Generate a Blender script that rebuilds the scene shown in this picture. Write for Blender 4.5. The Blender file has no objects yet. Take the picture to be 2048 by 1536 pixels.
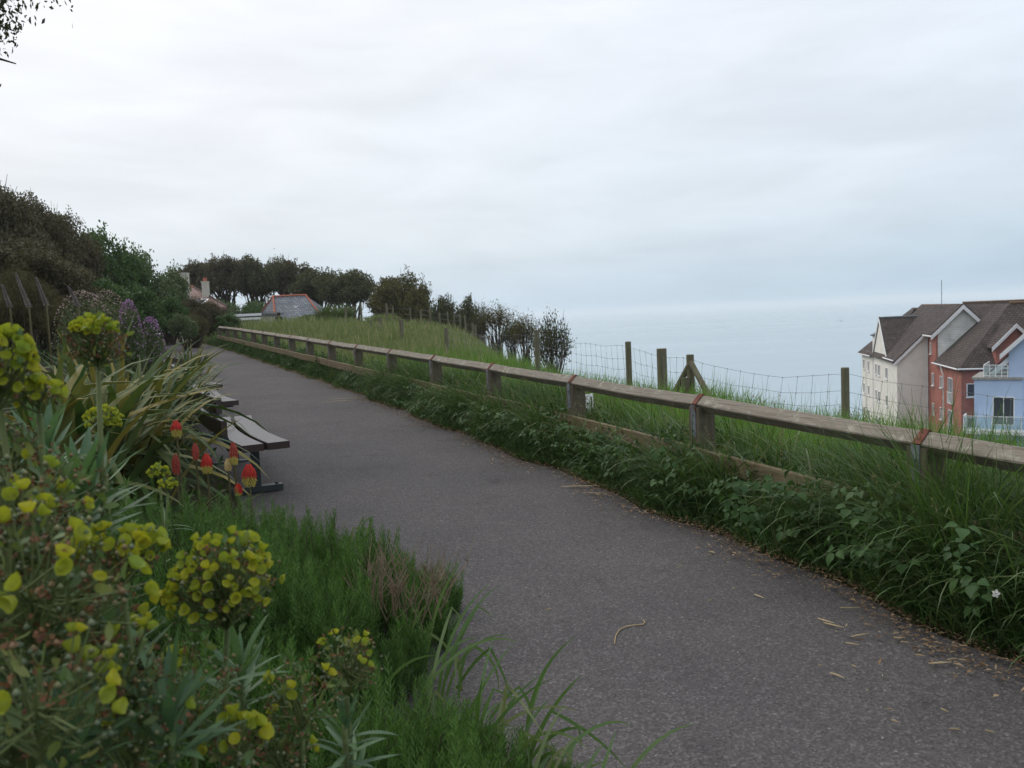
import bpy, math, numpy as np
from mathutils import Vector, Matrix, Quaternion
rng = np.random.default_rng(7)
scene = bpy.context.scene
col = scene.collection

# ------------------------------------------------------------------ camera, world, sun, exposure
FPX = 1706.7                      # focal length in photo pixels (2048 wide)
PITCH = math.atan(136/FPX); ROLL = math.atan(.045)
CAM = np.array([0., 0., 1.55])
_f = np.array([0, math.cos(PITCH), -math.sin(PITCH)]); _r0 = np.array([1., 0, 0]); _u0 = np.cross(_r0, _f)
_r = math.cos(ROLL)*_r0 - math.sin(ROLL)*_u0; _u = math.cos(ROLL)*_u0 + math.sin(ROLL)*_r0
cam = bpy.data.cameras.new('camera'); camo = bpy.data.objects.new('camera', cam); col.objects.link(camo)
M = Matrix.Identity(4)
for i in range(3):
    M[i][0] = _r[i]; M[i][1] = _u[i]; M[i][2] = -_f[i]; M[i][3] = CAM[i]
camo.matrix_world = M
cam.sensor_width = 36; cam.lens = 36*FPX/2048; cam.clip_start = .05; cam.clip_end = 60000
cam.dof.use_dof = True; cam.dof.focus_distance = 6.5; cam.dof.aperture_fstop = 7.0
scene.camera = camo
scene.render.engine = 'CYCLES'; scene.cycles.volume_bounces = 3
scene.view_settings.view_transform = 'Standard'; scene.view_settings.look = 'None'
scene.view_settings.gamma = 1; scene.view_settings.exposure = 0.0; scene.view_settings.use_curve_mapping = False

SUN_EL, SUN_AZ = math.radians(46), math.radians(-52)     # azimuth from +Y towards +X
W = bpy.data.worlds.new('World'); scene.world = W; W.use_nodes = True
nt = W.node_tree; nt.nodes.clear()
def N(t, **k):
    n = nt.nodes.new(t)
    for a, b in k.items(): setattr(n, a, b)
    return n
def lk(a, b): nt.links.new(a, b)
def ramp(n, stops, interp='LINEAR'):
    cr = n.color_ramp; cr.interpolation = interp
    while len(cr.elements) > 1: cr.elements.remove(cr.elements[0])
    cr.elements[0].position = stops[0][0]; cr.elements[0].color = (*stops[0][1], 1)
    for p, c in stops[1:]:
        e = cr.elements.new(p); e.color = (*c, 1)
out = N('ShaderNodeOutputWorld'); bg = N('ShaderNodeBackground'); bg.inputs[1].default_value = 0.1
sky = N('ShaderNodeTexSky', sky_type='NISHITA', sun_disc=False); sky.sun_elevation = SUN_EL; sky.sun_rotation = SUN_AZ
sky.altitude = 30; sky.air_density = 1; sky.dust_density = 3
tc = N('ShaderNodeTexCoord'); sep = N('ShaderNodeSeparateXYZ'); lk(tc.outputs['Generated'], sep.inputs[0])
# cloud deck: overcast luminance by elevation, wispy bands from noise on a flattened dome
mp = N('ShaderNodeMapping'); mp.inputs['Scale'].default_value = (1.0, 1.0, 4.2); lk(tc.outputs['Generated'], mp.inputs[0])
n1 = N('ShaderNodeTexNoise'); n1.inputs['Scale'].default_value = 1.7; n1.inputs['Detail'].default_value = 6; n1.inputs['Roughness'].default_value = .52; n1.inputs['Distortion'].default_value = .5
lk(mp.outputs[0], n1.inputs[0])
n2 = N('ShaderNodeTexNoise'); n2.inputs['Scale'].default_value = 5.0; n2.inputs['Detail'].default_value = 5; n2.inputs['Distortion'].default_value = .3; lk(mp.outputs[0], n2.inputs[0])
wob = N('ShaderNodeMath', operation='MULTIPLY_ADD'); lk(n1.outputs[0], wob.inputs[0]); wob.inputs[1].default_value = .20; wob.inputs[2].default_value = -.10
el = N('ShaderNodeMath', operation='ADD'); lk(sep.outputs[2], el.inputs[0]); lk(wob.outputs[0], el.inputs[1])
cr = N('ShaderNodeValToRGB'); lk(el.outputs[0], cr.inputs[0])
ramp(cr, [(0, (5.9, 7.2, 8.4)), (.05, (6.7, 7.8, 8.8)), (.12, (8.0, 8.7, 9.4)), (.24, (9.0, 9.4, 10.0)), (.42, (10.2, 10.3, 10.8)), (1, (11.8, 11.7, 11.8))])
amp = N('ShaderNodeMapRange'); lk(n2.outputs[0], amp.inputs[0]); amp.inputs[1].default_value = .3; amp.inputs[2].default_value = .7; amp.inputs[3].default_value = .93; amp.inputs[4].default_value = 1.06
mul = N('ShaderNodeMixRGB', blend_type='MULTIPLY'); mul.inputs[0].default_value = 1; lk(cr.outputs[0], mul.inputs[1]); lk(amp.outputs[0], mul.inputs[2])
mx = N('ShaderNodeMixRGB'); mx.inputs[0].default_value = .9; lk(sky.outputs[0], mx.inputs[1]); vd = N('ShaderNodeVectorMath', operation='DOT_PRODUCT'); lk(tc.outputs['Generated'], vd.inputs[0]); vd.inputs[1].default_value = (math.sin(SUN_AZ), math.cos(SUN_AZ), 0)
gl = N('ShaderNodeValToRGB'); lk(vd.outputs['Value'], gl.inputs[0]); ramp(gl, [(0, (.90, .955, 1.0)), (1, (1.09, 1.06, 1.03))])
mu2 = N('ShaderNodeMixRGB', blend_type='MULTIPLY'); mu2.inputs[0].default_value = 1; lk(mul.outputs[0], mu2.inputs[1]); lk(gl.outputs[0], mu2.inputs[2]); lk(mu2.outputs[0], mx.inputs[2])
lk(mx.outputs[0], bg.inputs[0]); lk(bg.outputs[0], out.inputs[0])

sl = bpy.data.lights.new('sun', 'SUN'); sl.energy = 1.1; sl.angle = math.radians(25); sl.color = (1, .96, .9)
so = bpy.data.objects.new('sun', sl); col.objects.link(so)
sd = Vector((math.sin(SUN_AZ)*math.cos(SUN_EL), math.cos(SUN_AZ)*math.cos(SUN_EL), math.sin(SUN_EL)))
so.rotation_euler = sd.to_track_quat('Z', 'Y').to_euler(); so.location = sd*60

# ------------------------------------------------------------------ helpers
def ray(px, py): return _f + _r*(px-1024)/FPX + _u*(768-py)/FPX
def P(px, py, w): return CAM + w*ray(px, py)

def material(name, rough=.8, spec=.3):
    m = bpy.data.materials.new(name); m.use_nodes = True
    b = m.node_tree.nodes['Principled BSDF']
    b.inputs['Roughness'].default_value = rough; b.inputs['Specular IOR Level'].default_value = spec
    return m, m.node_tree, b
def mn(t, typ, **k):
    n = t.nodes.new(typ)
    for a, b in k.items(): setattr(n, a, b)
    return n
def noise(t, scale, detail=4, rough=.55, coord='Object', vec=None, stretch=None):
    n = mn(t, 'ShaderNodeTexNoise'); n.inputs['Scale'].default_value = scale; n.inputs['Detail'].default_value = detail; n.inputs['Roughness'].default_value = rough
    c = mn(t, 'ShaderNodeTexCoord').outputs[coord] if vec is None else vec
    if stretch:
        m = mn(t, 'ShaderNodeMapping'); m.inputs['Scale'].default_value = stretch; t.links.new(c, m.inputs[0]); c = m.outputs[0]
    t.links.new(c, n.inputs[0]); return n
def colramp(t, fac, stops, interp='LINEAR'):
    r = mn(t, 'ShaderNodeValToRGB'); ramp(r, stops, interp); t.links.new(fac, r.inputs[0]); return r
def bump(t, b, h, strength=.3, dist=.01):
    n = mn(t, 'ShaderNodeBump'); n.inputs['Strength'].default_value = strength; n.inputs['Distance'].default_value = dist
    t.links.new(h, n.inputs['Height']); t.links.new(n.outputs[0], b.inputs['Normal'])
def spread(cols): return [(i/max(1, len(cols)-1), c) for i, c in enumerate(cols)]

def leafmat(name, cols, rough=.55, trans=.25, spec=.3, tcol=1.3):
    """foliage: colour varies leaf by leaf (island) and plant by plant"""
    m, t, b = material(name, rough, spec)
    g = mn(t, 'ShaderNodeNewGeometry'); oi = mn(t, 'ShaderNodeObjectInfo')
    a = mn(t, 'ShaderNodeMath', operation='ADD'); t.links.new(g.outputs['Random Per Island'], a.inputs[0]); t.links.new(oi.outputs['Random'], a.inputs[1])
    f = mn(t, 'ShaderNodeMath', operation='FRACT'); t.links.new(a.outputs[0], f.inputs[0])
    r = colramp(t, f.outputs[0], spread(cols))
    n = noise(t, 14, 3); mm = mn(t, 'ShaderNodeMapRange'); mm.inputs[3].default_value = .75; mm.inputs[4].default_value = 1.25; t.links.new(n.outputs[0], mm.inputs[0])
    mu = mn(t, 'ShaderNodeMixRGB', blend_type='MULTIPLY'); mu.inputs[0].default_value = 1; t.links.new(r.outputs[0], mu.inputs[1]); t.links.new(mm.outputs[0], mu.inputs[2])
    t.links.new(mu.outputs[0], b.inputs['Base Color'])
    tr = mn(t, 'ShaderNodeBsdfTranslucent'); sc = mn(t, 'ShaderNodeMixRGB', blend_type='MULTIPLY'); sc.inputs[0].default_value = 1; sc.inputs[2].default_value = (tcol, tcol*1.05, tcol*.6, 1)
    t.links.new(mu.outputs[0], sc.inputs[1]); t.links.new(sc.outputs[0], tr.inputs[0])
    ms = mn(t, 'ShaderNodeMixShader'); ms.inputs[0].default_value = trans
    t.links.new(b.outputs[0], ms.inputs[1]); t.links.new(tr.outputs[0], ms.inputs[2])
    t.links.new(ms.outputs[0], t.nodes['Material Output'].inputs[0])
    return m
def noisemat(name, cols, scale=6, rough=.8, spec=.25, bstr=.2, bdist=.01, stretch=None, detail=5):
    m, t, b = material(name, rough, spec)
    n = noise(t, scale, detail, stretch=stretch)
    r = colramp(t, n.outputs[0], [(.3+.4*p, c) for p, c in spread(cols)]); t.links.new(r.outputs[0], b.inputs['Base Color'])
    if bstr: bump(t, b, n.outputs[0], bstr, bdist)
    return m

MATS = {}
def defmats():
    # tarmac: fine chippings, worn patches
    m, t, b = material('tarmac', .93, .22)
    c = mn(t, 'ShaderNodeTexCoord').outputs['Object']
    v = mn(t, 'ShaderNodeTexVoronoi'); v.inputs['Scale'].default_value = 105; t.links.new(c, v.inputs[0])
    sp = colramp(t, v.outputs['Color'], [(0, (.057, .053, .052)), (.45, (.087, .080, .079)), (.72, (.110, .102, .101)), (.93, (.160, .148, .145)), (1, (.30, .28, .27))])
    big = noise(t, .55, 5, .6); br = colramp(t, big.outputs[0], [(.28, (.80, .80, .82)), (.5, (1, 1, 1)), (.7, (1.16, 1.13, 1.11))])
    st = noise(t, 2.6, 7, .68); sr = colramp(t, st.outputs[0], [(.26, (.62, .61, .62)), (.40, (.97, .97, .97)), (.62, (1, 1, 1)), (.8, (1.14, 1.12, 1.08))])
    spot = mn(t, 'ShaderNodeTexVoronoi'); spot.inputs['Scale'].default_value = 3.3; t.links.new(c, spot.inputs[0])
    so_ = colramp(t, spot.outputs['Distance'], [(.015, (.55, .54, .55)), (.06, (1, 1, 1))])       # old gum and drip spots
    col_ = sp.outputs[0]
    for q in (br, sr, so_):
        mu = mn(t, 'ShaderNodeMixRGB', blend_type='MULTIPLY'); mu.inputs[0].default_value = 1; t.links.new(col_, mu.inputs[1]); t.links.new(q.outputs[0], mu.inputs[2]); col_ = mu.outputs[0]
    t.links.new(col_, b.inputs['Base Color'])
    bump(t, b, v.outputs['Distance'], .6, .006); MATS['tarmac'] = m
    # ground: earth with moss and dead grass
    m, t, b = material('earth', .95, .1)
    n = noise(t, 1.6, 8, .65); n2_ = noise(t, 30, 4)
    r = colramp(t, n.outputs[0], [(.3, (.035, .045, .018)), (.5, (.06, .065, .028)), (.65, (.075, .06, .035)), (.8, (.10, .085, .05))])
    mu = mn(t, 'ShaderNodeMixRGB', blend_type='MULTIPLY'); mu.inputs[0].default_value = .8; t.links.new(r.outputs[0], mu.inputs[1]); t.links.new(n2_.outputs[0], mu.inputs[2])
    t.links.new(mu.outputs[0], b.inputs['Base Color']); bump(t, b, n2_.outputs[0], .6, .03); MATS['earth'] = m
    # sea
    m, t, b = material('sea_water', .14, .5); b.inputs['Base Color'].default_value = (.26, .36, .41, 1); b.inputs['IOR'].default_value = 1.33
    n = noise(t, .12, 6, .6, stretch=(1, .45, 1)); n3 = noise(t, .006, 4, .5, stretch=(.3, 1.6, 1))
    rr = mn(t, 'ShaderNodeMapRange'); rr.inputs[3].default_value = .10; rr.inputs[4].default_value = .32; t.links.new(n3.outputs[0], rr.inputs[0]); t.links.new(rr.outputs[0], b.inputs['Roughness'])
    bump(t, b, n.outputs[0], .35, .6); MATS['sea'] = m
    # weathered timber, grain along local noise
    for nm, cs, st in (('rail_wood', [(.11, .095, .075), (.20, .175, .14), (.27, .24, .20), (.36, .33, .28)], (3, 3, 30)),
                       ('post_wood', [(.075, .06, .042), (.12, .10, .072), (.17, .145, .105)], (14, 14, 1.2)),
                       ('board_wood', [(.10, .075, .045), (.17, .13, .08), (.24, .19, .12)], (3, 3, 30)),
                       ('stake_wood', [(.10, .09, .06), (.15, .135, .09), (.20, .18, .13)], (14, 14, 1.0))):
        m, t, b = material(nm, .85, .2)
        cc = mn(t, 'ShaderNodeTexCoord').outputs['UV'] if nm in ('rail_wood', 'board_wood') else None; n = noise(t, 3, 7, .7, stretch=(.9, 26, 1) if cc else st, vec=cc); l = noise(t, 9, 6, .7)
        r = colramp(t, n.outputs[0], [(.28+.45*p, c) for p, c in spread(cs)])
        l2 = colramp(t, l.outputs[0], [(.54, (0, 0, 0)), (.66, (.9, .9, .9))])
        mi = mn(t, 'ShaderNodeMixRGB'); t.links.new(l2.outputs[0], mi.inputs[0]); t.links.new(r.outputs[0], mi.inputs[1]); mi.inputs[2].default_value = (cs[-1][0]*1.05, cs[-1][1]*1.1, cs[-1][2]*1.02, 1) if nm == 'rail_wood' else (cs[-1][0]*.9, cs[-1][1]*1.0, cs[-1][2]*.9, 1)
        t.links.new(mi.outputs[0], b.inputs['Base Color']); bump(t, b, n.outputs[0], .5, .006); MATS[nm] = m
    MATS['rust'] = noisemat('rusty_iron', [(.075, .028, .02), (.15, .05, .032), (.20, .075, .05)], 25, .8, .3, .4, .003)
    MATS['iron'] = noisemat('weathered_iron', [(.16, .055, .035), (.11, .12, .13), (.17, .19, .205), (.20, .22, .24)], 14, .65, .4, .3, .002)
    MATS['wire'] = noisemat('galvanised_wire', [(.13, .13, .125), (.22, .22, .21)], 30, .5, .5, 0)
    # bench: dark varnish with flaking
    m, t, b = material('bench_varnish', .38, .5)
    n = noise(t, 5, 6, .6, stretch=(2, 14, 14)); fl = noise(t, 38, 4, .7, stretch=(1.5, 1, 1))
    r = colramp(t, n.outputs[0], [(.3, (.028, .016, .014)), (.7, (.055, .034, .03))])
    f2 = colramp(t, fl.outputs[0], [(.66, (0, 0, 0)), (.72, (1, 1, 1))])
    mi = mn(t, 'ShaderNodeMixRGB'); t.links.new(f2.outputs[0], mi.inputs[0]); t.links.new(r.outputs[0], mi.inputs[1]); mi.inputs[2].default_value = (.015, .01, .01, 1)
    t.links.new(mi.outputs[0], b.inputs['Base Color'])
    ro = mn(t, 'ShaderNodeMapRange'); ro.inputs[3].default_value = .3; ro.inputs[4].default_value = .75; t.links.new(f2.outputs[0], ro.inputs[0]); t.links.new(ro.outputs[0], b.inputs['Roughness'])
    bump(t, b, f2.outputs[0], -.4, .003); MATS['bench'] = m
    MATS['dark_iron'] = noisemat('green_black_iron', [(.018, .028, .03), (.03, .042, .046)], 20, .5, .5, .1, .002)
    # masonry
    MATS['cream'] = noisemat('cream_render', [(.74, .72, .65), (.82, .80, .73), (.85, .83, .76)], 1.2, .9, .2, .15, .01)
    MATS['blue'] = noisemat('blue_render', [(.44, .57, .79), (.49, .62, .83), (.52, .65, .85)], 1.0, .9, .2, .15, .01)
    MATS['white'] = noisemat('white_paint', [(.78, .78, .78), (.86, .86, .86)], 4, .55, .4, .05, .004)
    MATS['pebble'] = noisemat('pebbledash', [(.42, .39, .33), (.54, .51, .44)], 14, .95, .1, .4, .03)
    def courses(nm, c1, c2, mort, w, h, rough=.85, msize=.012, bstr=.5):
        m, t, b = material(nm, rough, .2)
        c = mn(t, 'ShaderNodeTexCoord').outputs['UV']
        br = mn(t, 'ShaderNodeTexBrick'); br.inputs['Scale'].default_value = 1; br.inputs['Brick Width'].default_value = w; br.inputs['Row Height'].default_value = h; br.inputs['Mortar Size'].default_value = msize; br.inputs['Bias'].default_value = 0
        br.inputs['Color1'].default_value = (*c1, 1); br.inputs['Color2'].default_value = (*c2, 1); br.inputs['Mortar'].default_value = (*mort, 1)
        t.links.new(c, br.inputs[0])
        n = noise(t, .9, 6, .6); rr = colramp(t, n.outputs[0], [(.3, (.75, .75, .75)), (.7, (1.2, 1.2, 1.2))])
        mu = mn(t, 'ShaderNodeMixRGB', blend_type='MULTIPLY'); mu.inputs[0].default_value = 1; t.links.new(br.outputs[0], mu.inputs[1]); t.links.new(rr.outputs[0], mu.inputs[2])
        t.links.new(mu.outputs[0], b.inputs['Base Color']); bump(t, b, br.outputs['Fac'], -bstr, .02); MATS[nm] = m
    courses('brick', (.33, .085, .06), (.43, .125, .09), (.36, .22, .18), .225, .075)
    courses('roof_tile', (.064, .050, .045), (.118, .092, .082), (.034, .028, .026), .30, .24, .85, .03, .8)
    courses('slate', (.12, .135, .16), (.20, .215, .24), (.05, .055, .06), .32, .2, .55, .018)
    courses('red_tile', (.19, .115, .095), (.29, .19, .16), (.09, .06, .052), .26, .22, .8, .03)
    courses('siding', (.78, .78, .74), (.82, .82, .78), (.60, .60, .57), 3.0, .16, .7, .02)
    MATS['ridge'] = noisemat('ridge_tile', [(.13, .085, .055), (.22, .14, .085)], 3, .85, .2, .3, .02)
    MATS['terracotta'] = noisemat('terracotta', [(.34, .11, .07), (.45, .16, .10)], 4, .8, .2, .2, .01)
    m, t, b = material('window_glass', .06, .6); b.inputs['Base Color'].default_value = (.05, .06, .07, 1); b.inputs['Metallic'].default_value = .0; MATS['glass'] = m
    m, t, b = material('balcony_glass', .08, .6); b.inputs['Base Color'].default_value = (.75, .85, .85, 1); b.inputs['Transmission Weight'].default_value = .85; b.inputs['IOR'].default_value = 1.1; MATS['bglass'] = m
    MATS['lead'] = noisemat('grey_lead', [(.10, .11, .12), (.16, .17, .18)], 5, .6, .4, .1)
    MATS['stone'] = noisemat('grey_stone', [(.24, .235, .22), (.33, .32, .29), (.40, .39, .36)], 5, .9, .2, .3, .02)
    # bark
    MATS['bark'] = noisemat('bark', [(.035, .028, .02), (.075, .06, .045), (.11, .095, .075)], 9, .95, .1, .6, .02, (4, 4, .8))
    MATS['twig'] = noisemat('dead_twig', [(.17, .125, .085), (.29, .225, .16)], 20, .9, .15, 0)
    # foliage
    MATS['grass_verge'] = leafmat('verge_grass', [(.035, .077, .018), (.056, .112, .025), (.075, .144, .035), (.106, .169, .056), (.062, .125, .037), (.138, .163, .075)], .5, .3)
    MATS['grass_hero'] = leafmat('broad_grass', [(.060, .120, .034), (.084, .150, .043), (.102, .180, .054), (.132, .198, .072), (.192, .204, .102)], .42, .3, .4)
    MATS['seedhead'] = leafmat('seed_head', [(.20, .17, .09), (.28, .24, .14), (.17, .17, .07), (.34, .29, .18)], .8, .2, .1)
    MATS['grass_near'] = leafmat('lush_grass', [(.072, .169, .023), (.104, .221, .033), (.130, .247, .039), (.156, .260, .052), (.195, .247, .091)], .5, .38)
    MATS['grass_far'] = leafmat('meadow_grass', [(.10, .15, .045), (.13, .18, .06), (.16, .20, .075), (.24, .24, .13), (.13, .175, .06), (.34, .31, .20), (.11, .16, .05), (.12, .17, .055)], .6, .3)
    MATS['under'] = leafmat('undergrowth_leaf', [(.025, .056, .018), (.037, .075, .022), (.056, .100, .031), (.037, .069, .027)], .45, .2)
    MATS['bramble'] = leafmat('bramble_leaf', [(.028, .066, .018), (.04, .09, .024), (.055, .11, .03), (.036, .078, .024)], .5, .22, .2)
    MATS['rosemary'] = leafmat('rosemary_needle', [(.049, .105, .024), (.074, .155, .032), (.101, .196, .046), (.128, .230, .068)], .5, .25)
    MATS['phormium'] = leafmat('strap_leaf', [(.040, .075, .025), (.057, .096, .032), (.080, .120, .038), (.113, .137, .044), (.063, .096, .034), (.102, .125, .040), (.226, .181, .045), (.137, .147, .052)], .5, .2, .25)
    MATS['euleaf'] = leafmat('spurge_leaf', [(.072, .138, .072), (.090, .168, .078), (.108, .192, .084), (.078, .144, .078)], .5, .25)
    MATS['euleaflet'] = leafmat('spurge_leaflet', [(.075, .125, .050), (.106, .163, .056), (.163, .200, .050), (.075, .119, .062), (.213, .225, .050)], .55, .3)
    MATS['eustem'] = leafmat('spurge_stem', [(.09, .125, .04), (.12, .155, .05), (.10, .12, .04)], .6, .05)
    MATS['bract'] = leafmat('spurge_bract', [(.269, .314, .034), (.347, .370, .034), (.291, .358, .050), (.426, .403, .034), (.336, .358, .034), (.224, .302, .045)], .55, .35, .3, 1.1)
    MATS['pod'] = leafmat('spurge_pod', [(.10, .135, .075), (.14, .17, .095), (.16, .16, .07), (.19, .11, .055)], .6, .05)
    MATS['drybit'] = leafmat('dry_floret', [(.10, .045, .026), (.16, .07, .036), (.22, .11, .055)], .8, .1)
    MATS['poker_red'] = leafmat('poker_red', [(.50, .028, .02), (.62, .05, .03), (.55, .04, .03)], .5, .2, .3, 1.0)
    MATS['poker_dull'] = leafmat('poker_dull_red', [(.28, .04, .03), (.38, .06, .04), (.42, .09, .05)], .6, .1, .3, 1.0)
    MATS['poker_yellow'] = leafmat('poker_yellow', [(.50, .40, .06), (.58, .48, .12), (.45, .42, .09)], .5, .25, .3, 1.0)
    MATS['poker_cream'] = leafmat('poker_cream', [(.60, .45, .18), (.66, .52, .25), (.58, .33, .14)], .5, .25, .3, 1.0)
    MATS['poker_stem'] = leafmat('poker_stalk', [(.09, .08, .03), (.12, .10, .045)], .6, .05)
    MATS['purple'] = leafmat('purple_petal', [(.24, .12, .29), (.32, .18, .36), (.38, .25, .40)], .6, .3)
    MATS['pink'] = leafmat('faded_pink_petal', [(.30, .21, .22), (.38, .29, .28), (.27, .22, .18)], .7, .25)
    MATS['spire'] = leafmat('grey_spire', [(.26, .225, .225), (.34, .30, .31), (.30, .24, .26)], .8, .1)
    MATS['olive'] = leafmat('dark_oak_leaf', [(.046, .055, .025), (.069, .078, .034), (.098, .101, .048), (.121, .115, .060)], .7, .15, .15)
    MATS['brownleaf'] = leafmat('brown_oak_leaf', [(.056, .054, .031), (.083, .076, .045), (.110, .095, .057), (.140, .118, .072)], .7, .15, .15)
    MATS['yolive'] = leafmat('yellow_tipped_leaf', [(.06, .06, .025), (.10, .092, .035), (.15, .135, .05), (.065, .065, .03)], .7, .15, .15)
    MATS['green'] = leafmat('sycamore_leaf', [(.040, .081, .023), (.057, .109, .029), (.081, .138, .040), (.052, .098, .034)], .5, .25)
    MATS['lgreen'] = leafmat('pale_leaf', [(.07, .10, .04), (.10, .14, .06), (.13, .165, .08), (.08, .115, .05)], .5, .25)
    MATS['tan'] = leafmat('tamarisk_leaf', [(.085, .075, .035), (.12, .10, .05), (.07, .075, .03), (.15, .12, .065)], .7, .2)
    MATS['straw'] = leafmat('straw', [(.42, .33, .18), (.52, .42, .25), (.36, .26, .14)], .7, .1)
    MATS['litter'] = leafmat('leaf_litter', [(.10, .06, .035), (.17, .10, .055), (.24, .16, .09), (.34, .25, .15), (.07, .045, .03)], .8, .05)
    MATS['petal_white'] = leafmat('white_petal', [(.68, .66, .68), (.75, .73, .74)], .6, .2)
    MATS['gull'] = noisemat('gull_white', [(.55, .56, .58), (.7, .7, .7)], 3, .8, .2, 0)
    MATS['gull_grey'] = noisemat('gull_grey', [(.16, .17, .18), (.25, .26, .27)], 3, .8, .2, 0)
    m, t, b = material('walker', .85, .2)
    g = mn(t, 'ShaderNodeTexCoord'); s = mn(t, 'ShaderNodeSeparateXYZ'); t.links.new(g.outputs['Object'], s.inputs[0])
    d = mn(t, 'ShaderNodeMath', operation='DIVIDE'); d.inputs[1].default_value = 2; t.links.new(s.outputs[2], d.inputs[0])
    r = colramp(t, d.outputs[0], [(0, (.02, .02, .022)), (.045, (.03, .032, .045)), (.46, (.018, .019, .024)), (.745, (.30, .18, .13))], 'CONSTANT')
    t.links.new(r.outputs[0], b.inputs['Base Color']); MATS['walker'] = m
    MATS['hair'] = noisemat('dark_hair', [(.012, .01, .009), (.025, .02, .017)], 40, .6, .3, .3, .004)
defmats()

def tag(o, label=None, cat=None, group=None, kind=None):
    if label: o['label'] = label
    if cat: o['category'] = cat
    if group: o['group'] = group
    if kind: o['kind'] = kind
    return o
def thing(name, label, cat, loc=(0, 0, 0), group=None):
    o = bpy.data.objects.new(name, None); o.empty_display_size = .1; col.objects.link(o); o.location = Vector([float(c) for c in loc])
    return tag(o, label, cat, group)
def attach(o, parent):
    col.objects.link(o)
    if parent is not None:
        o.parent = parent
        if parent.parent is None: o.location = o.location - parent.location
    return o
def inst(name, mesh, parent, mat4):
    """a copy that shares mesh data, given by its world matrix"""
    o = bpy.data.objects.new(name, mesh); col.objects.link(o); o.parent = parent
    if parent is not None and parent.parent is None:
        mat4 = Matrix.Translation(-Vector(parent.location)) @ mat4
    o.matrix_basis = mat4
    return o
def mesh_arr(name, V, quads=None, tris=None, mat=None, smooth=False):
    me = bpy.data.meshes.new(name); V = np.asarray(V, np.float32).reshape(-1, 3)
    q = np.zeros((0, 4), np.int32) if quads is None else np.asarray(quads, np.int32).reshape(-1, 4)
    t = np.zeros((0, 3), np.int32) if tris is None else np.asarray(tris, np.int32).reshape(-1, 3)
    me.vertices.add(len(V)); me.vertices.foreach_set('co', V.ravel())
    me.loops.add(q.size+t.size); me.loops.foreach_set('vertex_index', np.concatenate([q.ravel(), t.ravel()]))
    me.polygons.add(len(q)+len(t))
    me.polygons.foreach_set('loop_start', np.concatenate([np.arange(len(q))*4, q.size+np.arange(len(t))*3]).astype(np.int32))
    if smooth: me.polygons.foreach_set('use_smooth', np.ones(len(q)+len(t), bool))
    me.update(calc_edges=True)
    if mat is not None: me.materials.append(MATS[mat] if isinstance(mat, str) else mat)
    return me
def arr_obj(name, V, quads=None, tris=None, mat=None, parent=None, smooth=False, kind=None):
    o = bpy.data.objects.new(name, mesh_arr(name, V, quads, tris, mat, smooth))
    if kind: o['kind'] = kind
    return attach(o, parent)

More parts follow.
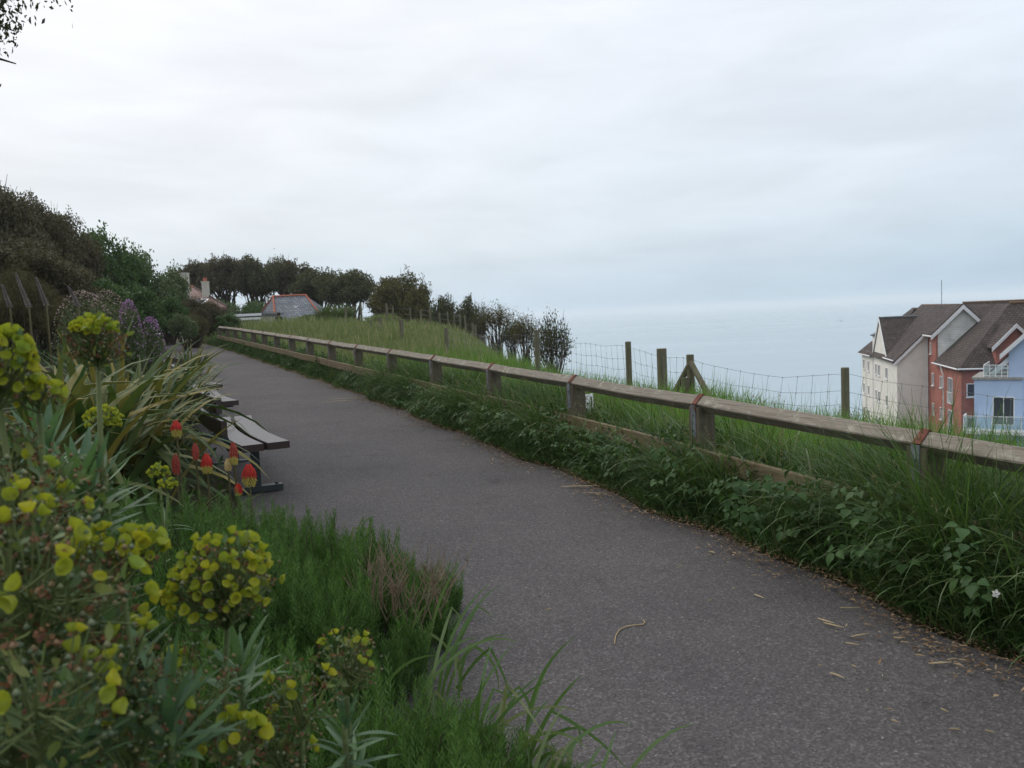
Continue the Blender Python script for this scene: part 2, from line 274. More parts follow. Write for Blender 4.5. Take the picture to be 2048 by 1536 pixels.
class MB:
    """collects hard-surface pieces of ONE part"""
    def __init__(s): s.v = []; s.f = []
    def add(s, vs, fs):
        k = len(s.v); s.v += [tuple(float(c) for c in p) for p in vs]; s.f += [tuple(i+k for i in f) for f in fs]; return s
    def beam(s, p0, p1, w, h, roll=0, up=(0, 0, 1), ch=0):
        p0 = Vector([float(c) for c in p0]); p1 = Vector([float(c) for c in p1]); d = (p1-p0).normalized(); side = d.cross(Vector(up))
        if side.length < 1e-4: side = Vector((1, 0, 0))
        side.normalize(); u2 = side.cross(d)
        if roll: q = Quaternion(d, roll); side = q @ side; u2 = q @ u2
        if ch: prof = [(-w/2+ch, -h/2), (w/2-ch, -h/2), (w/2, -h/2+ch), (w/2, h/2-ch), (w/2-ch, h/2), (-w/2+ch, h/2), (-w/2, h/2-ch), (-w/2, -h/2+ch)]
        else: prof = [(-w/2, -h/2), (w/2, -h/2), (w/2, h/2), (-w/2, h/2)]
        n = len(prof)
        vs = [p+side*a+u2*b for p in (p0, p1) for a, b in prof]
        return s.add(vs, [tuple(range(n))[::-1], tuple(range(n, 2*n))] + [(i, (i+1) % n, n+(i+1) % n, n+i) for i in range(n)])
    def box(s, c, size, rz=0):
        c = Vector([float(x) for x in c]); R = Matrix.Rotation(rz, 3, 'Z'); x = R @ Vector((1, 0, 0))
        return s.beam(c-x*size[0]/2, c+x*size[0]/2, size[1], size[2])
    def tube(s, pts, rad, n=6, cap=True):
        pts = [Vector([float(c) for c in p]) for p in pts]
        if not hasattr(rad, '__len__'): rad = [rad]*len(pts)
        vs = []; side = None
        for i, p in enumerate(pts):
            d = (pts[min(i+1, len(pts)-1)]-pts[max(i-1, 0)])
            d = d.normalized() if d.length > 1e-9 else Vector((0, 0, 1))
            side = d.orthogonal().normalized() if side is None else (side-d*side.dot(d))
            side = side.normalized() if side.length > 1e-6 else d.orthogonal().normalized()
            b = d.cross(side)
            for k in range(n):
                a = 2*math.pi*k/n; vs.append(p+(side*math.cos(a)+b*math.sin(a))*rad[i])
        fs = [(i*n+k, i*n+(k+1) % n, (i+1)*n+(k+1) % n, (i+1)*n+k) for i in range(len(pts)-1) for k in range(n)]
        if cap: fs += [tuple(range(n))[::-1], tuple((len(pts)-1)*n+k for k in range(n))]
        return s.add(vs, fs)
    def prism(s, poly, z0, z1):
        n = len(poly); vs = [(x, y, z0) for x, y in poly] + [(x, y, z1) for x, y in poly]
        return s.add(vs, [tuple(range(n))[::-1], tuple(range(n, 2*n))] + [(i, (i+1) % n, n+(i+1) % n, n+i) for i in range(n)])
    def slab(s, poly, th, d=None):
        poly = [Vector([float(c) for c in p]) for p in poly]
        nrm = (poly[1]-poly[0]).cross(poly[2]-poly[0]).normalized() if d is None else Vector(d)
        n = len(poly); vs = poly + [p-nrm*th for p in poly]
        return s.add(vs, [tuple(range(n)), tuple(range(n, 2*n))[::-1]] + [(i, n+i, n+(i+1) % n, (i+1) % n) for i in range(n)])
    def mesh(s, name, mat, smooth=False, uv=False):
        me = bpy.data.meshes.new(name); me.from_pydata(s.v, [], s.f); me.update()
        if smooth: me.polygons.foreach_set('use_smooth', np.ones(len(me.polygons), bool))
        if uv:                      # planar metres: along the horizontal of each face, and up the slope
            ul = me.uv_layers.new(name='UVMap')
            for p in me.polygons:
                nn = p.normal; h = Vector((0, 0, 1)).cross(nn); h = h.normalized() if h.length > 1e-3 else Vector((1, 0, 0)); w = nn.cross(h)
                for li in p.loop_indices:
                    c = me.vertices[me.loops[li].vertex_index].co; ul.data[li].uv = (c.dot(h), c.dot(w))
        me.materials.append(MATS[mat] if isinstance(mat, str) else mat); return me
    def build(s, name, mat, parent=None, smooth=False, uv=False):
        return attach(bpy.data.objects.new(name, s.mesh(name, mat, smooth, uv)), parent)

def U(a, b, n=None): return rng.uniform(a, b, n)
def blades(base, az, length, width, tilt, bend, K=4, p=1.4, roll=None, tip=1.0):
    """ribbon leaves; returns V, quads, tris"""
    base = np.asarray(base, float); n = len(base)
    az, length, width, tilt, bend = [np.broadcast_to(np.asarray(a, float), (n,)) for a in (az, length, width, tilt, bend)]
    dx, dy = np.cos(az), np.sin(az)
    ang = az + np.pi/2 + (0 if roll is None else roll)
    sx, sy = np.cos(ang), np.sin(ang)
    c = np.zeros((n, K+1, 3)); c[:, 0] = base
    for k in range(K):
        th = tilt + bend*((k+.5)/K)**p; h = length/K
        c[:, k+1, 0] = c[:, k, 0] + h*np.sin(th)*dx; c[:, k+1, 1] = c[:, k, 1] + h*np.sin(th)*dy; c[:, k+1, 2] = c[:, k, 2] + h*np.cos(th)
    u = np.arange(K)/K; wp = (.7+.6*u)*(1-u**2.2)**.8 * tip
    off = (width[:, None]*wp[None]/2)[..., None]*np.stack([sx, sy, 0*sx], -1)[:, None]
    V = np.concatenate([np.stack([c[:, :K]-off, c[:, :K]+off], 2).reshape(n, 2*K, 3), c[:, K:]], 1)
    b = (np.arange(n)*(2*K+1))[:, None]; k = np.arange(K-1)*2
    Q = (b[:, :, None] + np.stack([k, k+1, k+3, k+2], -1)[None]).reshape(-1, 4)
    T = b + np.array([[2*K-2, 2*K-1, 2*K]])
    return V.reshape(-1, 3), Q, T
def merge(parts):
    Vs, Qs, Ts = [], [], []; k = 0
    for V, Q, T in parts:
        V = np.asarray(V).reshape(-1, 3); Vs.append(V)
        if Q is not None and len(Q): Qs.append(np.asarray(Q).reshape(-1, 4)+k)
        if T is not None and len(T): Ts.append(np.asarray(T).reshape(-1, 3)+k)
        k += len(V)
    return np.concatenate(Vs), (np.concatenate(Qs) if Qs else None), (np.concatenate(Ts) if Ts else None)
def randdir(n, up=0):
    d = rng.normal(size=(n, 3)); d[:, 2] += up; return d/np.linalg.norm(d, axis=1, keepdims=True)
def cards(pos, size, dirs=None, aspect=.5, bendz=.0):
    """leaf diamonds folded along the midrib: 4 verts, 2 tris"""
    n = len(pos); a = randdir(n) if dirs is None else dirs
    b = np.cross(a, randdir(n)); b /= np.linalg.norm(b, axis=1, keepdims=True)+1e-9
    size = np.broadcast_to(np.asarray(size, float), (n,))[:, None]
    nn = np.cross(a, b)
    V = np.stack([pos, pos+a*size*.5+b*size*aspect*.5+nn*size*.08, pos+a*size, pos+a*size*.5-b*size*aspect*.5+nn*size*.08], 1)
    k = (np.arange(n)*4)[:, None]
    return V.reshape(-1, 3), None, np.concatenate([k+[[0, 1, 2]], k+[[0, 2, 3]]], 0)

# ------------------------------------------------------------------ the lie of the land: t runs along the timber fence, s across it (+ towards the sea)
TT = np.linspace(-30, 150, 3601)
_tc = np.clip(TT, -4, 38)/10
TH = .3749 + .1131*_tc - .0618*_tc**2 + .0107*_tc**3
_h = TT[1]-TT[0]
CX = np.concatenate([[0], np.cumsum((-np.sin(TH[1:])-np.sin(TH[:-1]))/2*_h)]); CY = np.concatenate([[0], np.cumsum((np.cos(TH[1:])+np.cos(TH[:-1]))/2*_h)])
CX += 2.2489-np.interp(0, TT, CX); CY += 4.6204-np.interp(0, TT, CY)
def zpath(t):
    t = np.clip(t, -6, 37)/10; return .241*t + .0177*t**2 - .004*t**3
def ss(a, b, x): x = np.clip((np.asarray(x, float)-a)/(b-a), 0, 1); return x*x*(3-2*x)
def cliff(t): return np.interp(t, [-30, -5, 0, 4, 8, 11, 16, 20, 28, 37, 60, 150], [4.2, 3.6, 3.5, 3.5, 3.3, 3.3, 4.4, 5.6, 8.6, 12, 15, 18])
def edge_r(t): return np.interp(t, [-4, 6, 12, 40], [-.52, -.48, -.32, -.26]) + .04*np.sin(t*2.3) + .03*np.sin(t*5.1+1)
def edge_l(t): return -3.3 + .04*np.sin(t*1.7) + .02*np.sin(t*4.4)
def zg(t, s):
    t = np.asarray(t, float); s = np.asarray(s, float)
    z = zpath(t) - .035
    er, elf = edge_r(t), edge_l(t)
    z = z + ss(er-.03, er+.12, s)*.06
    sc = cliff(t)
    z = z - ss(.6, 1, s/sc)*.28*(1-ss(8, 16, t)) - ss(.8, 1.0, s/sc)*.25*ss(8, 16, t)
    z = z + ss(13, 39, t)*.60*ss(.2, 2.6, s)*(1-.7*ss(4, 11, s))
    z = z - ss(43, 56, t)*1.7*(1-ss(3, 9, s))
    over = np.maximum(s-sc, 0)
    z = np.where(s > sc, np.maximum(z - over*.5 - np.maximum(over-1.2, 0)*1.3, -22+.2*np.sin(t*.3)), z)
    b = np.maximum(elf-s, 0)
    hill = 1-.62*ss(14, 42, t)
    bank = np.interp(b, [0, .25, .6, 1.2, 2.2, 4, 8, 15, 30, 80], [0, .10, .22, .40, .75, 1.35, 2.7, 5.2, 9.5, 14])
    z = z + np.where(b > 0, .045*ss(0, .08, b) + bank*hill, 0)
    z = z + (.05*np.sin(t*.9+s*.7)+.04*np.sin(t*2.1-s*1.6))*ss(.5, 1.5, np.maximum(s, b))
    return z
def ts2w(t, s, dz=0, z=None):
    t = np.asarray(t, float); s = np.asarray(s, float)
    x = np.interp(t, TT, CX); y = np.interp(t, TT, CY); th = np.interp(t, TT, TH)
    return np.stack([x+s*np.cos(th), y+s*np.sin(th), (zg(t, s) if z is None else z)+dz], -1)
def w2ts(x, y):
    x = np.atleast_1d(np.asarray(x, float)); y = np.atleast_1d(np.asarray(y, float)); sub = slice(None, None, 4)
    d = (x[:, None]-CX[None, sub])**2 + (y[:, None]-CY[None, sub])**2; i = d.argmin(1)*4
    th = TH[i]; dx, dy = x-CX[i], y-CY[i]
    return TT[i]-dx*np.sin(th)+dy*np.cos(th), dx*np.cos(th)+dy*np.sin(th)
def gz(x, y):
    t, s = w2ts(x, y); return float(zg(t, s)[0])
def on_path(px, py, h=0):
    """where the sight line through a photo pixel comes down to h above the path"""
    r = ray(px, py); w = np.linspace(1, 60, 6000); q = CAM+w[:, None]*r; t, s = w2ts(q[:, 0], q[:, 1]); k = np.argmax(q[:, 2] < zpath(t)+h); return q[k]
def at(px, w):
    """ground point under a photo column at a forward distance"""
    q = P(px, 660, w); return np.array([q[0], q[1], gz(q[0], q[1])])

def grid(name, tv, sfun, mat, zfun):
    S = np.array([sfun(t) for t in tv]); n, m = S.shape; T = np.repeat(np.array(tv)[:, None], m, 1)
    V = ts2w(T, S, z=zfun(T, S)); i = np.arange(n-1)[:, None]*m+np.arange(m-1)[None]
    Q = np.stack([i, i+1, i+m+1, i+m], -1).reshape(-1, 4)
    return arr_obj(name, V.reshape(-1, 3), Q, None, mat, None, True)
tv = np.concatenate([np.arange(-26, -6, 1.), np.arange(-6, 20, .2), np.arange(20, 50, .4), np.arange(50, 140, 2.)])
sl_ = np.concatenate([-np.geomspace(70, 4, 26), np.linspace(-3.9, -3.2, 9)]); sr_ = np.concatenate([np.linspace(-.7, 1, 12), np.geomspace(1.2, 130, 70)])
ground = grid('ground', tv, lambda t: np.concatenate([sl_, [-2.5, -1.5], sr_]), 'earth', zg); tag(ground, kind='structure')
tvp = np.arange(-14, 39.5, .12)
path = grid('path', tvp, lambda t: np.linspace(edge_l(t), edge_r(t), 9), 'tarmac',
            lambda T, S: zpath(T) + .012*np.cos((S+1.9)/1.5*1.5)-.006); tag(path, kind='structure')
sea = arr_obj('sea', [(-9000, -400, -23.2), (9000, -400, -23.2), (9000, 12000, -23.2), (-9000, 12000, -23.2)], [(0, 1, 2, 3)], None, 'sea'); tag(sea, kind='structure')

# ------------------------------------------------------------------ timber rail fence along the path
def timber_fence():
    root = thing('timber_rail_fence', 'weathered timber rail fence with rusty iron straps along the tarmac path', 'fence', ts2w(0, 0))
    S = 2.1; n0, n1_ = -2, 17; RH = .8255-.068
    prev = None
    for i in range(n0, n1_):
        t = i*S; p = Vector(ts2w(t, 0)); zt = float(zpath(t)); th = float(np.interp(t, TT, TH))
        fr = Vector((-math.cos(th), -math.sin(th), 0)); al = Vector((-math.sin(th), math.cos(th), 0))
        top = Vector((p.x, p.y, zt+RH))
        j = Vector(rng.normal(0, .006, 3))
        MB().beam((p.x, p.y, zt-.5), top+Vector((0, 0, -.02)), .15, .14, 0, up=al, ch=.008).build('post', 'post_wood', root)
        # strap over the rail, tail down the post
        sb = MB(); w = .055; hd = .072
        ap = top+Vector((0, 0, hd)); lf = top+fr*hd; rt = top-fr*hd
        for a, b_ in ((lf, ap), (ap, rt)):
            e = (b_-a).normalized(); nrm = e.cross(al).normalized(); 
            if nrm.z < 0: nrm = -nrm
            sb.slab([a-al*w/2+nrm*.006, a+al*w/2+nrm*.006, b_+al*w/2+nrm*.006, b_-al*w/2+nrm*.006], .006, nrm)
        st = sb.build('strap', 'rust', root)
        f0 = top+fr*.083+Vector((0, 0, -.005)); f1 = top+fr*.079+Vector((0, 0, -.25))
        MB().slab([f0-al*w/2, f1-al*w/2, f1+al*w/2, f0+al*w/2], .006, fr).build('strap_tail', 'iron', st)
        for q in (-.08, -.2):
            c = top+fr*.088+Vector((0, 0, q)); MB().tube([c-fr*.006, c+fr*.006], .009, 6).build('bolt', 'iron', st)
        lower = Vector((p.x, p.y, zt+.365))+fr*.095
        if prev is not None:
            (a, la, th0) = prev
            g = (top-a).normalized()*.004
            m = MB(); N_ = 8; sag = U(-.004, .010); tw = U(-.06, .06); q0 = a+g; dv = (top-a-g*2)/N_
            prof = [(-.048, -.041), (-.041, -.048), (.041, -.048), (.048, -.041), (.048, .041), (.041, .048), (-.041, .048), (-.048, .041)]; d_ = dv.normalized(); sd_ = d_.cross(Vector((0, 0, 1))).normalized(); up_ = sd_.cross(d_); vs = []
            for k in range(N_+1):
                rl = math.pi/4+tw*(k/N_-.5)+rng.normal(0, .012); c_ = q0+dv*k-Vector((0, 0, sag*4*(k/N_)*(1-k/N_)))+Vector(rng.normal(0, .0012, 3))
                for x_, y_ in prof: x2, y2 = x_*math.cos(rl)-y_*math.sin(rl), x_*math.sin(rl)+y_*math.cos(rl); vs.append(c_+sd_*x2+up_*y2)
            m.add(vs, [tuple(range(8))[::-1], tuple(range(N_*8, N_*8+8))]+[(k*8+i_, k*8+(i_+1) % 8, (k+1)*8+(i_+1) % 8, (k+1)*8+i_) for k in range(N_) for i_ in range(8)])
            m.build('top_rail', 'rail_wood', root, uv=True)
            MB().beam(la+g+Vector((0, 0, U(-.012, .012))), lower-g+Vector((0, 0, U(-.012, .012))), .045, .135, 0, ch=.005).build('lower_rail', 'board_wood', root, uv=True)
        prev = (top, lower, th)
timber_fence()

# ------------------------------------------------------------------ stock fence of stakes and sheep netting on the cliff edge
def stake(root, p, ztop, r, name='post', lean=(0, 0)):
    b = Vector((p[0], p[1], gz(p[0], p[1])-.3)); t = Vector((p[0]+lean[0], p[1]+lean[1], ztop))
    n = 8; return MB().tube([b, b.lerp(t, .5), t-Vector((0, 0, .006)), t], [r*1.04, r, r*.98, r*.9], n).build(name, 'stake_wood', root)
def netting(root, pts, hs, rows=7, step=.15, sag=.04):
    """pts: top points of the wire; hs: mesh height"""
    wv = MB()
    for (a, h0), (b, h1) in zip(zip(pts[:-1], hs[:-1]), zip(pts[1:], hs[1:])):
        a, b = Vector(a), Vector(b); L = (b-a).length; n = max(2, int(L/step)); sg = U(.5, 1.6)*sag; ph = U(0, 6)
        def pt(u, v): 
            w = .03*math.sin(u*7+ph)*(.3+v)
            return a.lerp(b, u) + Vector((w*.4, w, -(h0+(h1-h0)*u)*v - sg*4*u*(1-u)*(1-.5*v) + .012*math.sin(u*n*1.1+v*5)))
        for r_ in range(rows):
            v = (r_/(rows-1))**.85
            wv.tube([pt(k/n, v) for k in range(0, n+1, 2)]+[pt(1, v)], .0022, 3, False)
        for k in range(1, n):
            sk = .35*math.sin(k*.21+ph)/n
            wv.tube([pt(min(1, max(0, k/n+sk*v*2)), v) for v in (0, .25, .5, .75, 1)], .0021, 3, False)
            for r_ in range(rows):
                v = (r_/(rows-1))**.85; q = pt(min(1, max(0, k/n+sk*v*2)), v); wv.tube([q+Vector((0, 0, .008)), q-Vector((0, 0, .008))], .0048, 3)
    return wv.build('wire_mesh', 'wire', root)
def wire_fences():
    root = thing('wire_stock_fence', 'round stakes strung with sagging sheep netting along the grassy cliff edge', 'fence', (1.7, 12.7, gz(1.7, 12.7)))
    spec = [(2230, 800, 7.6, .045), (1690, 735, 9.5, .048), (1380, 709, 11.3, .052), (1256, 683, 12.8, .046), (1073, 660, 15.6, .05), (892, 656, 21.5, .055), (802, 639, 28, .07), (759, 634, 33, .085), (741, 641, 35, .07)]
    tops = []
    for px, py, d, r in spec:
        q = P(px, py, d); stake(root, q, q[2], r); tops.append(q)
    q = P(1323, 697, 12.0); stake(root, q, q[2], .072)
    # braced straining post: two struts and a short block
    q = Vector(tops[2]); d0 = (Vector(tops[3])-q); d0.z = 0; d0.normalize()
    for sgn, l in ((1, .62), (-1, .52)):
        e = q+d0*sgn*l+Vector((-.06*sgn, -.12, 0)); e.z = q.z-.82
        MB().tube([q+Vector((0, -.03, -.1)), e], [.04, .046], 8).build('strut', 'stake_wood', root)
    k = q+Vector((-.09, -.09, 0)); MB().beam((k.x, k.y, q.z-1.2), (k.x, k.y, q.z-.3), .1, .08, ch=.006).build('block', 'post_wood', root)
    wt = [np.array(p)+[0, 0, -.07] for p in tops]
    wt[2] = np.array(tops[2])+[0, 0, -.05]
    netting(root, [wt[0], wt[1]], [.95, .95], step=.2, sag=.07); netting(root, wt[1:3], [.9, .9], step=.19, sag=.1)
    netting(root, wt[2:6], [.9]*4, step=.16, sag=.05)
    far = thing('wire_stock_fence', 'row of thin grey stakes crossing the far meadow towards the cliff', 'fence', at(820, 42))
    last = None
    for i, (px, d) in enumerate([(694, 40), (725, 40.5), (776, 41), (787, 38), (823, 41), (843, 41.5), (863, 40), (881, 40), (898, 38), (909, 40), (922, 41), (932, 41), (947, 42), (952, 43)]):
        q = at(px, d); h = U(.85, 1.15)
        stake(far, q, q[2]+h, U(.03, .055), lean=(U(-.05, .05), U(-.05, .05)))
        c = np.array([q[0], q[1], q[2]+.9])
        if last is not None:
            wv = MB()
            for zz in (0, -.25, -.5): wv.tube([last+[0, 0, zz], c+[0, 0, zz]], .004, 3)
            wv.build('wire', 'wire', far)
        last = c
    cl = thing('post_and_wire_fence', 'low post and wire fence running down the grassy cliff brow', 'fence', at(1000, 30))
    last = None
    for px, d in [(958, 43), (968, 38.5), (978, 35), (990, 32), (1002, 29), (1014, 26.3), (1026, 24), (1038, 22)]:
        q = at(px, d); stake(cl, q, q[2]+.55, .035, lean=(U(-.04, .04), 0)); c = np.array([q[0], q[1], q[2]+.5])
        if last is not None:
            wv = MB()
            for zz in (0, -.2): wv.tube([last+[0, 0, zz], c+[0, 0, zz]], .006, 3)
            wv.build('wire', 'wire', cl)
        last = c
    # pale board standing in the grass behind the rail
    q = P(1177, 800, 9.2); z0 = gz(q[0], q[1])
    b = thing('marker_board', 'small white marker board standing in grass behind the timber rail', 'board', (q[0], q[1], z0))
    MB().box((q[0], q[1], z0+.36), (.16, .02, .34), .9).build('panel', 'white', b)
    MB().beam((q[0]+.02, q[1]+.03, z0-.2), (q[0]+.02, q[1]+.03, z0+.5), .04, .03).build('stake', 'stake_wood', b)
wire_fences()

# ------------------------------------------------------------------ apartment blocks below the cliff
BA = P(1794, 720, 85); BU = np.array([.24, .97, 0]); BU /= np.linalg.norm(BU); BV = np.array([BU[1], -BU[0], 0])
def BW(L, v, z): return np.array([BA[0]+L*BU[0]+v*BV[0], BA[1]+L*BU[1]+v*BV[1], z])
ZB = -22.6
def poly(*lv): return [tuple(BW(L, v, 0)[:2]) for L, v in lv]
def window(root, o, ax, n, w, h, bars=1, sill=True, fr='white', deep=.09):
    """o: centre of the opening on the wall face; ax: horizontal along the wall; n: outward"""
    o, ax, n = Vector(o), Vector(ax), Vector(n); up = Vector((0, 0, 1)); f = MB(); c = o+n*.03
    for sx in (-1, 1): f.beam(c+ax*sx*(w/2-.03)-up*h/2, c+ax*sx*(w/2-.03)+up*h/2, .07, .08, up=tuple(n))
    for sz in (-1, 1): f.beam(c-ax*w/2+up*sz*(h/2-.03), c+ax*w/2+up*sz*(h/2-.03), .08, .07)
    for k in range(1, bars+1): x = -w/2+w*k/(bars+1); f.beam(c+ax*x-up*h/2, c+ax*x+up*h/2, .05, .07, up=tuple(n))
    fo = f.build('window', fr, root)
    MB().slab([o-ax*w/2-up*h/2+n*.012, o+ax*w/2-up*h/2+n*.012, o+ax*w/2+up*h/2+n*.012, o-ax*w/2+up*h/2+n*.012], .008, n).build('pane', 'glass', fo)
    if sill: MB().beam(o-ax*(w/2+.08)-up*(h/2+.05)+n*.07, o+ax*(w/2+.08)-up*(h/2+.05)+n*.07, .16, .07).build('sill', 'white', fo)
    return fo
def barge(root, pts, h=.34, th=.07, n=(0, 0, 0)):
    m = MB(); n = Vector(n)
    for a, b in zip(pts[:-1], pts[1:]):
        a, b = Vector(a), Vector(b); m.slab([a+n*.06, b+n*.06, b+n*.06-Vector((0, 0, h)), a+n*.06-Vector((0, 0, h))], th, n)
    return m.build('bargeboard', 'white', root)
def railing(root, a, b, h=1.0, n=6):
    a, b = Vector(a), Vector(b); up = Vector((0, 0, 1)); m = MB()
    m.beam(a+up*h, b+up*h, .06, .05); m.beam(a+up*.1, b+up*.1, .05, .04)
    for k in range(n+1): q = a.lerp(b, k/n); m.beam(q, q+up*h, .045, .045)
    o = m.build('railing', 'white', root)
    MB().slab([a+up*.14, b+up*.14, b+up*(h-.05), a+up*(h-.05)], .012).build('glass_panel', 'bglass', o)
def apartments():
    nF = Vector(-BV); nS = Vector(-BU); aF = Vector(BU); aS = Vector(BV)
    EV, RZ = -4.55, .62
    # --- cream block
    r = thing('cream_apartment_block', 'cream rendered apartment block with steep brown roof and cross gable above the sea', 'building', BW(8, 2, ZB))
    w = MB().prism(poly((0, 0), (22, 0), (22, 10.2), (0, 10.2)), ZB, EV)
    w.add([BW(0, 0, EV), BW(0, 10.2, EV), BW(0, 5.1, RZ-.15), BW(.3, 0, EV), BW(.3, 10.2, EV), BW(.3, 5.1, RZ-.15)], [(0, 1, 2), (5, 4, 3), (0, 2, 5, 3), (1, 4, 5, 2)])
    w.add([BW(5.4, -.02, EV-.6), BW(13.1, -.02, EV-.6), BW(13.1, -.02, EV+.1), BW(9.25, -.02, -.72), BW(5.4, -.02, EV+.1),
           BW(5.4, .4, EV-.6), BW(13.1, .4, EV-.6), BW(13.1, .4, EV+.1), BW(9.25, .4, -.72), BW(5.4, .4, EV+.1)],
          [(0, 1, 2, 3, 4), (9, 8, 7, 6, 5)]+[(i, i+5, (i+1) % 5+5, (i+1) % 5) for i in range(5)])
    w.build('wall', 'cream', r)
    sl = (RZ-EV)/5.1
    def rs(L, v, dz=.05): return BW(L, v, EV+sl*min(v, 10.2-v)+dz)
    rf = MB()
    rf.slab([rs(-.25, -.35), rs(-.25, 5.1), rs(13.2, 5.1), rs(14.6, -.35)][::-1], .12)
    rf.slab([rs(-3.2, 10.5), rs(22.2, 10.5), rs(13.2, 5.1), rs(-3.2, 5.1)][::-1], .12)
    lo = -1.1
    rf.slab([BW(13.2, -.35, EV-.45), BW(22.3, -.35, EV-.45), BW(22.3, 4.2, EV+3.3), BW(13.2, 4.2, EV+3.3)], .12)
    rf.slab([BW(13.0, 4.2, RZ-.35), BW(13.0, 5.1, RZ-.2), BW(18, 5.1, RZ-.2), BW(19.4, 3.6, RZ-1.6), BW(13.0, 3.6, RZ-1.6)], .12)
    # cross-gable slopes
    pk = -.50; vin = (pk-EV)/sl
    rf.slab([BW(9.25, -.12, pk), BW(9.25, vin, pk), BW(5.0, -.1, EV-.02), BW(5.0, -.12, EV-.02)], .12, Vector(BU)*-.7+Vector((0, 0, .7)))
    rf.slab([BW(9.25, -.12, pk), BW(9.25, vin, pk), BW(13.5, -.1, EV-.02), BW(13.5, -.12, EV-.02)], .12, Vector(BU)*.7+Vector((0, 0, .7)))
    ro = rf.build('roof', 'roof_tile', r, uv=True)
    rd = MB(); rd.tube([BW(-3.3, 5.1, RZ+.06), BW(13.2, 5.1, RZ+.06)], .13, 6); rd.build('ridge', 'ridge', ro)
    MB().tube([BW(9.25, -.12, pk+.05), BW(9.25, vin, pk+.05)], .11, 6).build('ridge', 'lead', ro)
    for L, v0, v1 in ((1.0, 1.6, 2.5), (2.6, .8, 1.35), (5.2, 3.4, 4.3)):       # rooflights
        f = MB().slab([rs(L, v0, .10), rs(L, v1, .10), rs(L+.75, v1, .10), rs(L+.75, v0, .10)][::-1], .06).build('rooflight', 'lead', ro)
        MB().slab([rs(L+.08, v0+.08, .115), rs(L+.08, v1-.08, .115), rs(L+.67, v1-.08, .115), rs(L+.67, v0+.08, .115)][::-1], .008).build('pane', 'glass', f)
    a0, a1 = BW(2.2, 4.6, RZ-.5), BW(2.2, 4.6, RZ+2.6)
    MB().tube([a0, a1], .03, 5).build('aerial', 'lead', ro)
    barge(r, [rs(-.25, -.35), rs(-.25, 2.85)], n=nS)
    barge(r, [BW(4.95, -.1, EV), BW(9.25, -.1, pk+.05), BW(13.5, -.1, EV)], .3, n=nF)
    g = MB(); g.tube([BW(-.2, -.42, EV-.05), BW(5.2, -.42, EV-.05)], .07, 6); g.tube([BW(13.4, -.42, EV-.35), BW(22, -.42, EV-.5)], .07, 6); g.build('gutter', 'white', r)
    # small far dormer
    d = MB(); d.prism(poly((14.6, .3), (15.9, .3), (15.9, 1.8), (14.6, 1.8)), EV+.2, EV+1.9); d.build('dormer', 'cream', r)
    MB().slab([BW(14.4, .1, EV+1.9), BW(16.1, .1, EV+1.9), BW(16.1, 2, EV+2.7), BW(14.4, 2, EV+2.7)], .12).build('dormer_roof', 'lead', r)
    for L, wd in ((5.45, .95), (9.9, .95), (11.75, .8), (16.9, .9), (20.3, .9)):
        for k in range(5):
            if L < 6 or k < 4: window(r, BW(L, 0, -6.28-2.92*k), aF, nF, wd, 1.2)
    m = MB()
    for L in (13.4, 18.4): m.tube([BW(L, -.1, EV-.3), BW(L, -.1, ZB)], .05, 5)
    m.build('downpipe', 'white', r)
    # --- brick block with shiplap gable
    r = thing('brick_apartment_block', 'red brick apartment block with pale shiplap gable and brown tiled hip roof', 'building', BW(-6, 8, ZB))
    MB().prism(poly((-.02, 2.85), (-12, 2.85), (-12, 22), (-.02, 22)), ZB, EV-.02).prism(poly((-.02, 2.85), (-3.28, 2.85), (-3.28, 7.4), (-.02, 7.4)), EV-.02, -1.92).build('wall', 'brick', r, uv=True)
    MB().add([BW(-3.3, 3.0, EV), BW(-3.3, 7.4, EV), BW(-3.3, 7.4, -1.75), BW(-3.3, 5.1, RZ-.2), BW(-3.3, 3.0, -1.75),
              BW(-3.0, 3.0, EV), BW(-3.0, 7.4, EV), BW(-3.0, 7.4, -1.75), BW(-3.0, 5.1, RZ-.2), BW(-3.0, 3.0, -1.75)],
             [(0, 1, 2, 3, 4), (9, 8, 7, 6, 5)]+[(i, i+5, (i+1) % 5+5, (i+1) % 5) for i in range(5)]).build('shiplap_gable', 'siding', r, uv=True)
    rf = MB()
    for a, b in (((2.35, -2.06), (5.1, RZ+.09)), ((5.1, RZ+.09), (7.75, -2.0))):
        rf.slab([BW(-3.75, a[0], a[1]), BW(-3.75, b[0], b[1]), BW(.3, b[0], b[1]), BW(.3, a[0], a[1])][::-1], .12)
    C0, C1, CR, CL = -12.35, -1.6, .65, -6.9
    e = EV-.12
    h0, h1, hr = BW(C0, 2.5, e), BW(-3.35, 2.5, e), BW(CL, 8.05, CR)
    rf.slab([h0, BW(C0, 24, e), BW(CL, 24, CR), hr], .12, (0, 0, 1))
    rf.slab([h1, h0, hr, BW(-3.35, 8.05, CR)], .12, (0, 0, 1))
    rf.slab([hr, BW(CL, 24, CR), BW(-1.6, 24, e), BW(-3.35, 8.05, CR)], .12, (0, 0, 1))
    rf.slab([BW(1, 5.6, -1.2), BW(4.5, 7.1, .78), BW(4.5, 24, .7), BW(-2, 24, -3)], .12, (0, 0, 1))
    ro = rf.build('roof', 'roof_tile', r, uv=True)
    rd = MB().tube([hr+[0, 0, .08], BW(CL, 24, CR+.08)], .13, 6).tube([BW(4.5, 7.1, .82), BW(4.5, 24, .76)], .13, 6); rd.build('ridge', 'ridge', ro)
    barge(r, [BW(-3.75, 2.3, -2.1), BW(-3.75, 5.1, RZ+.1), BW(-3.75, 7.8, -2.05)], .42, n=nS)
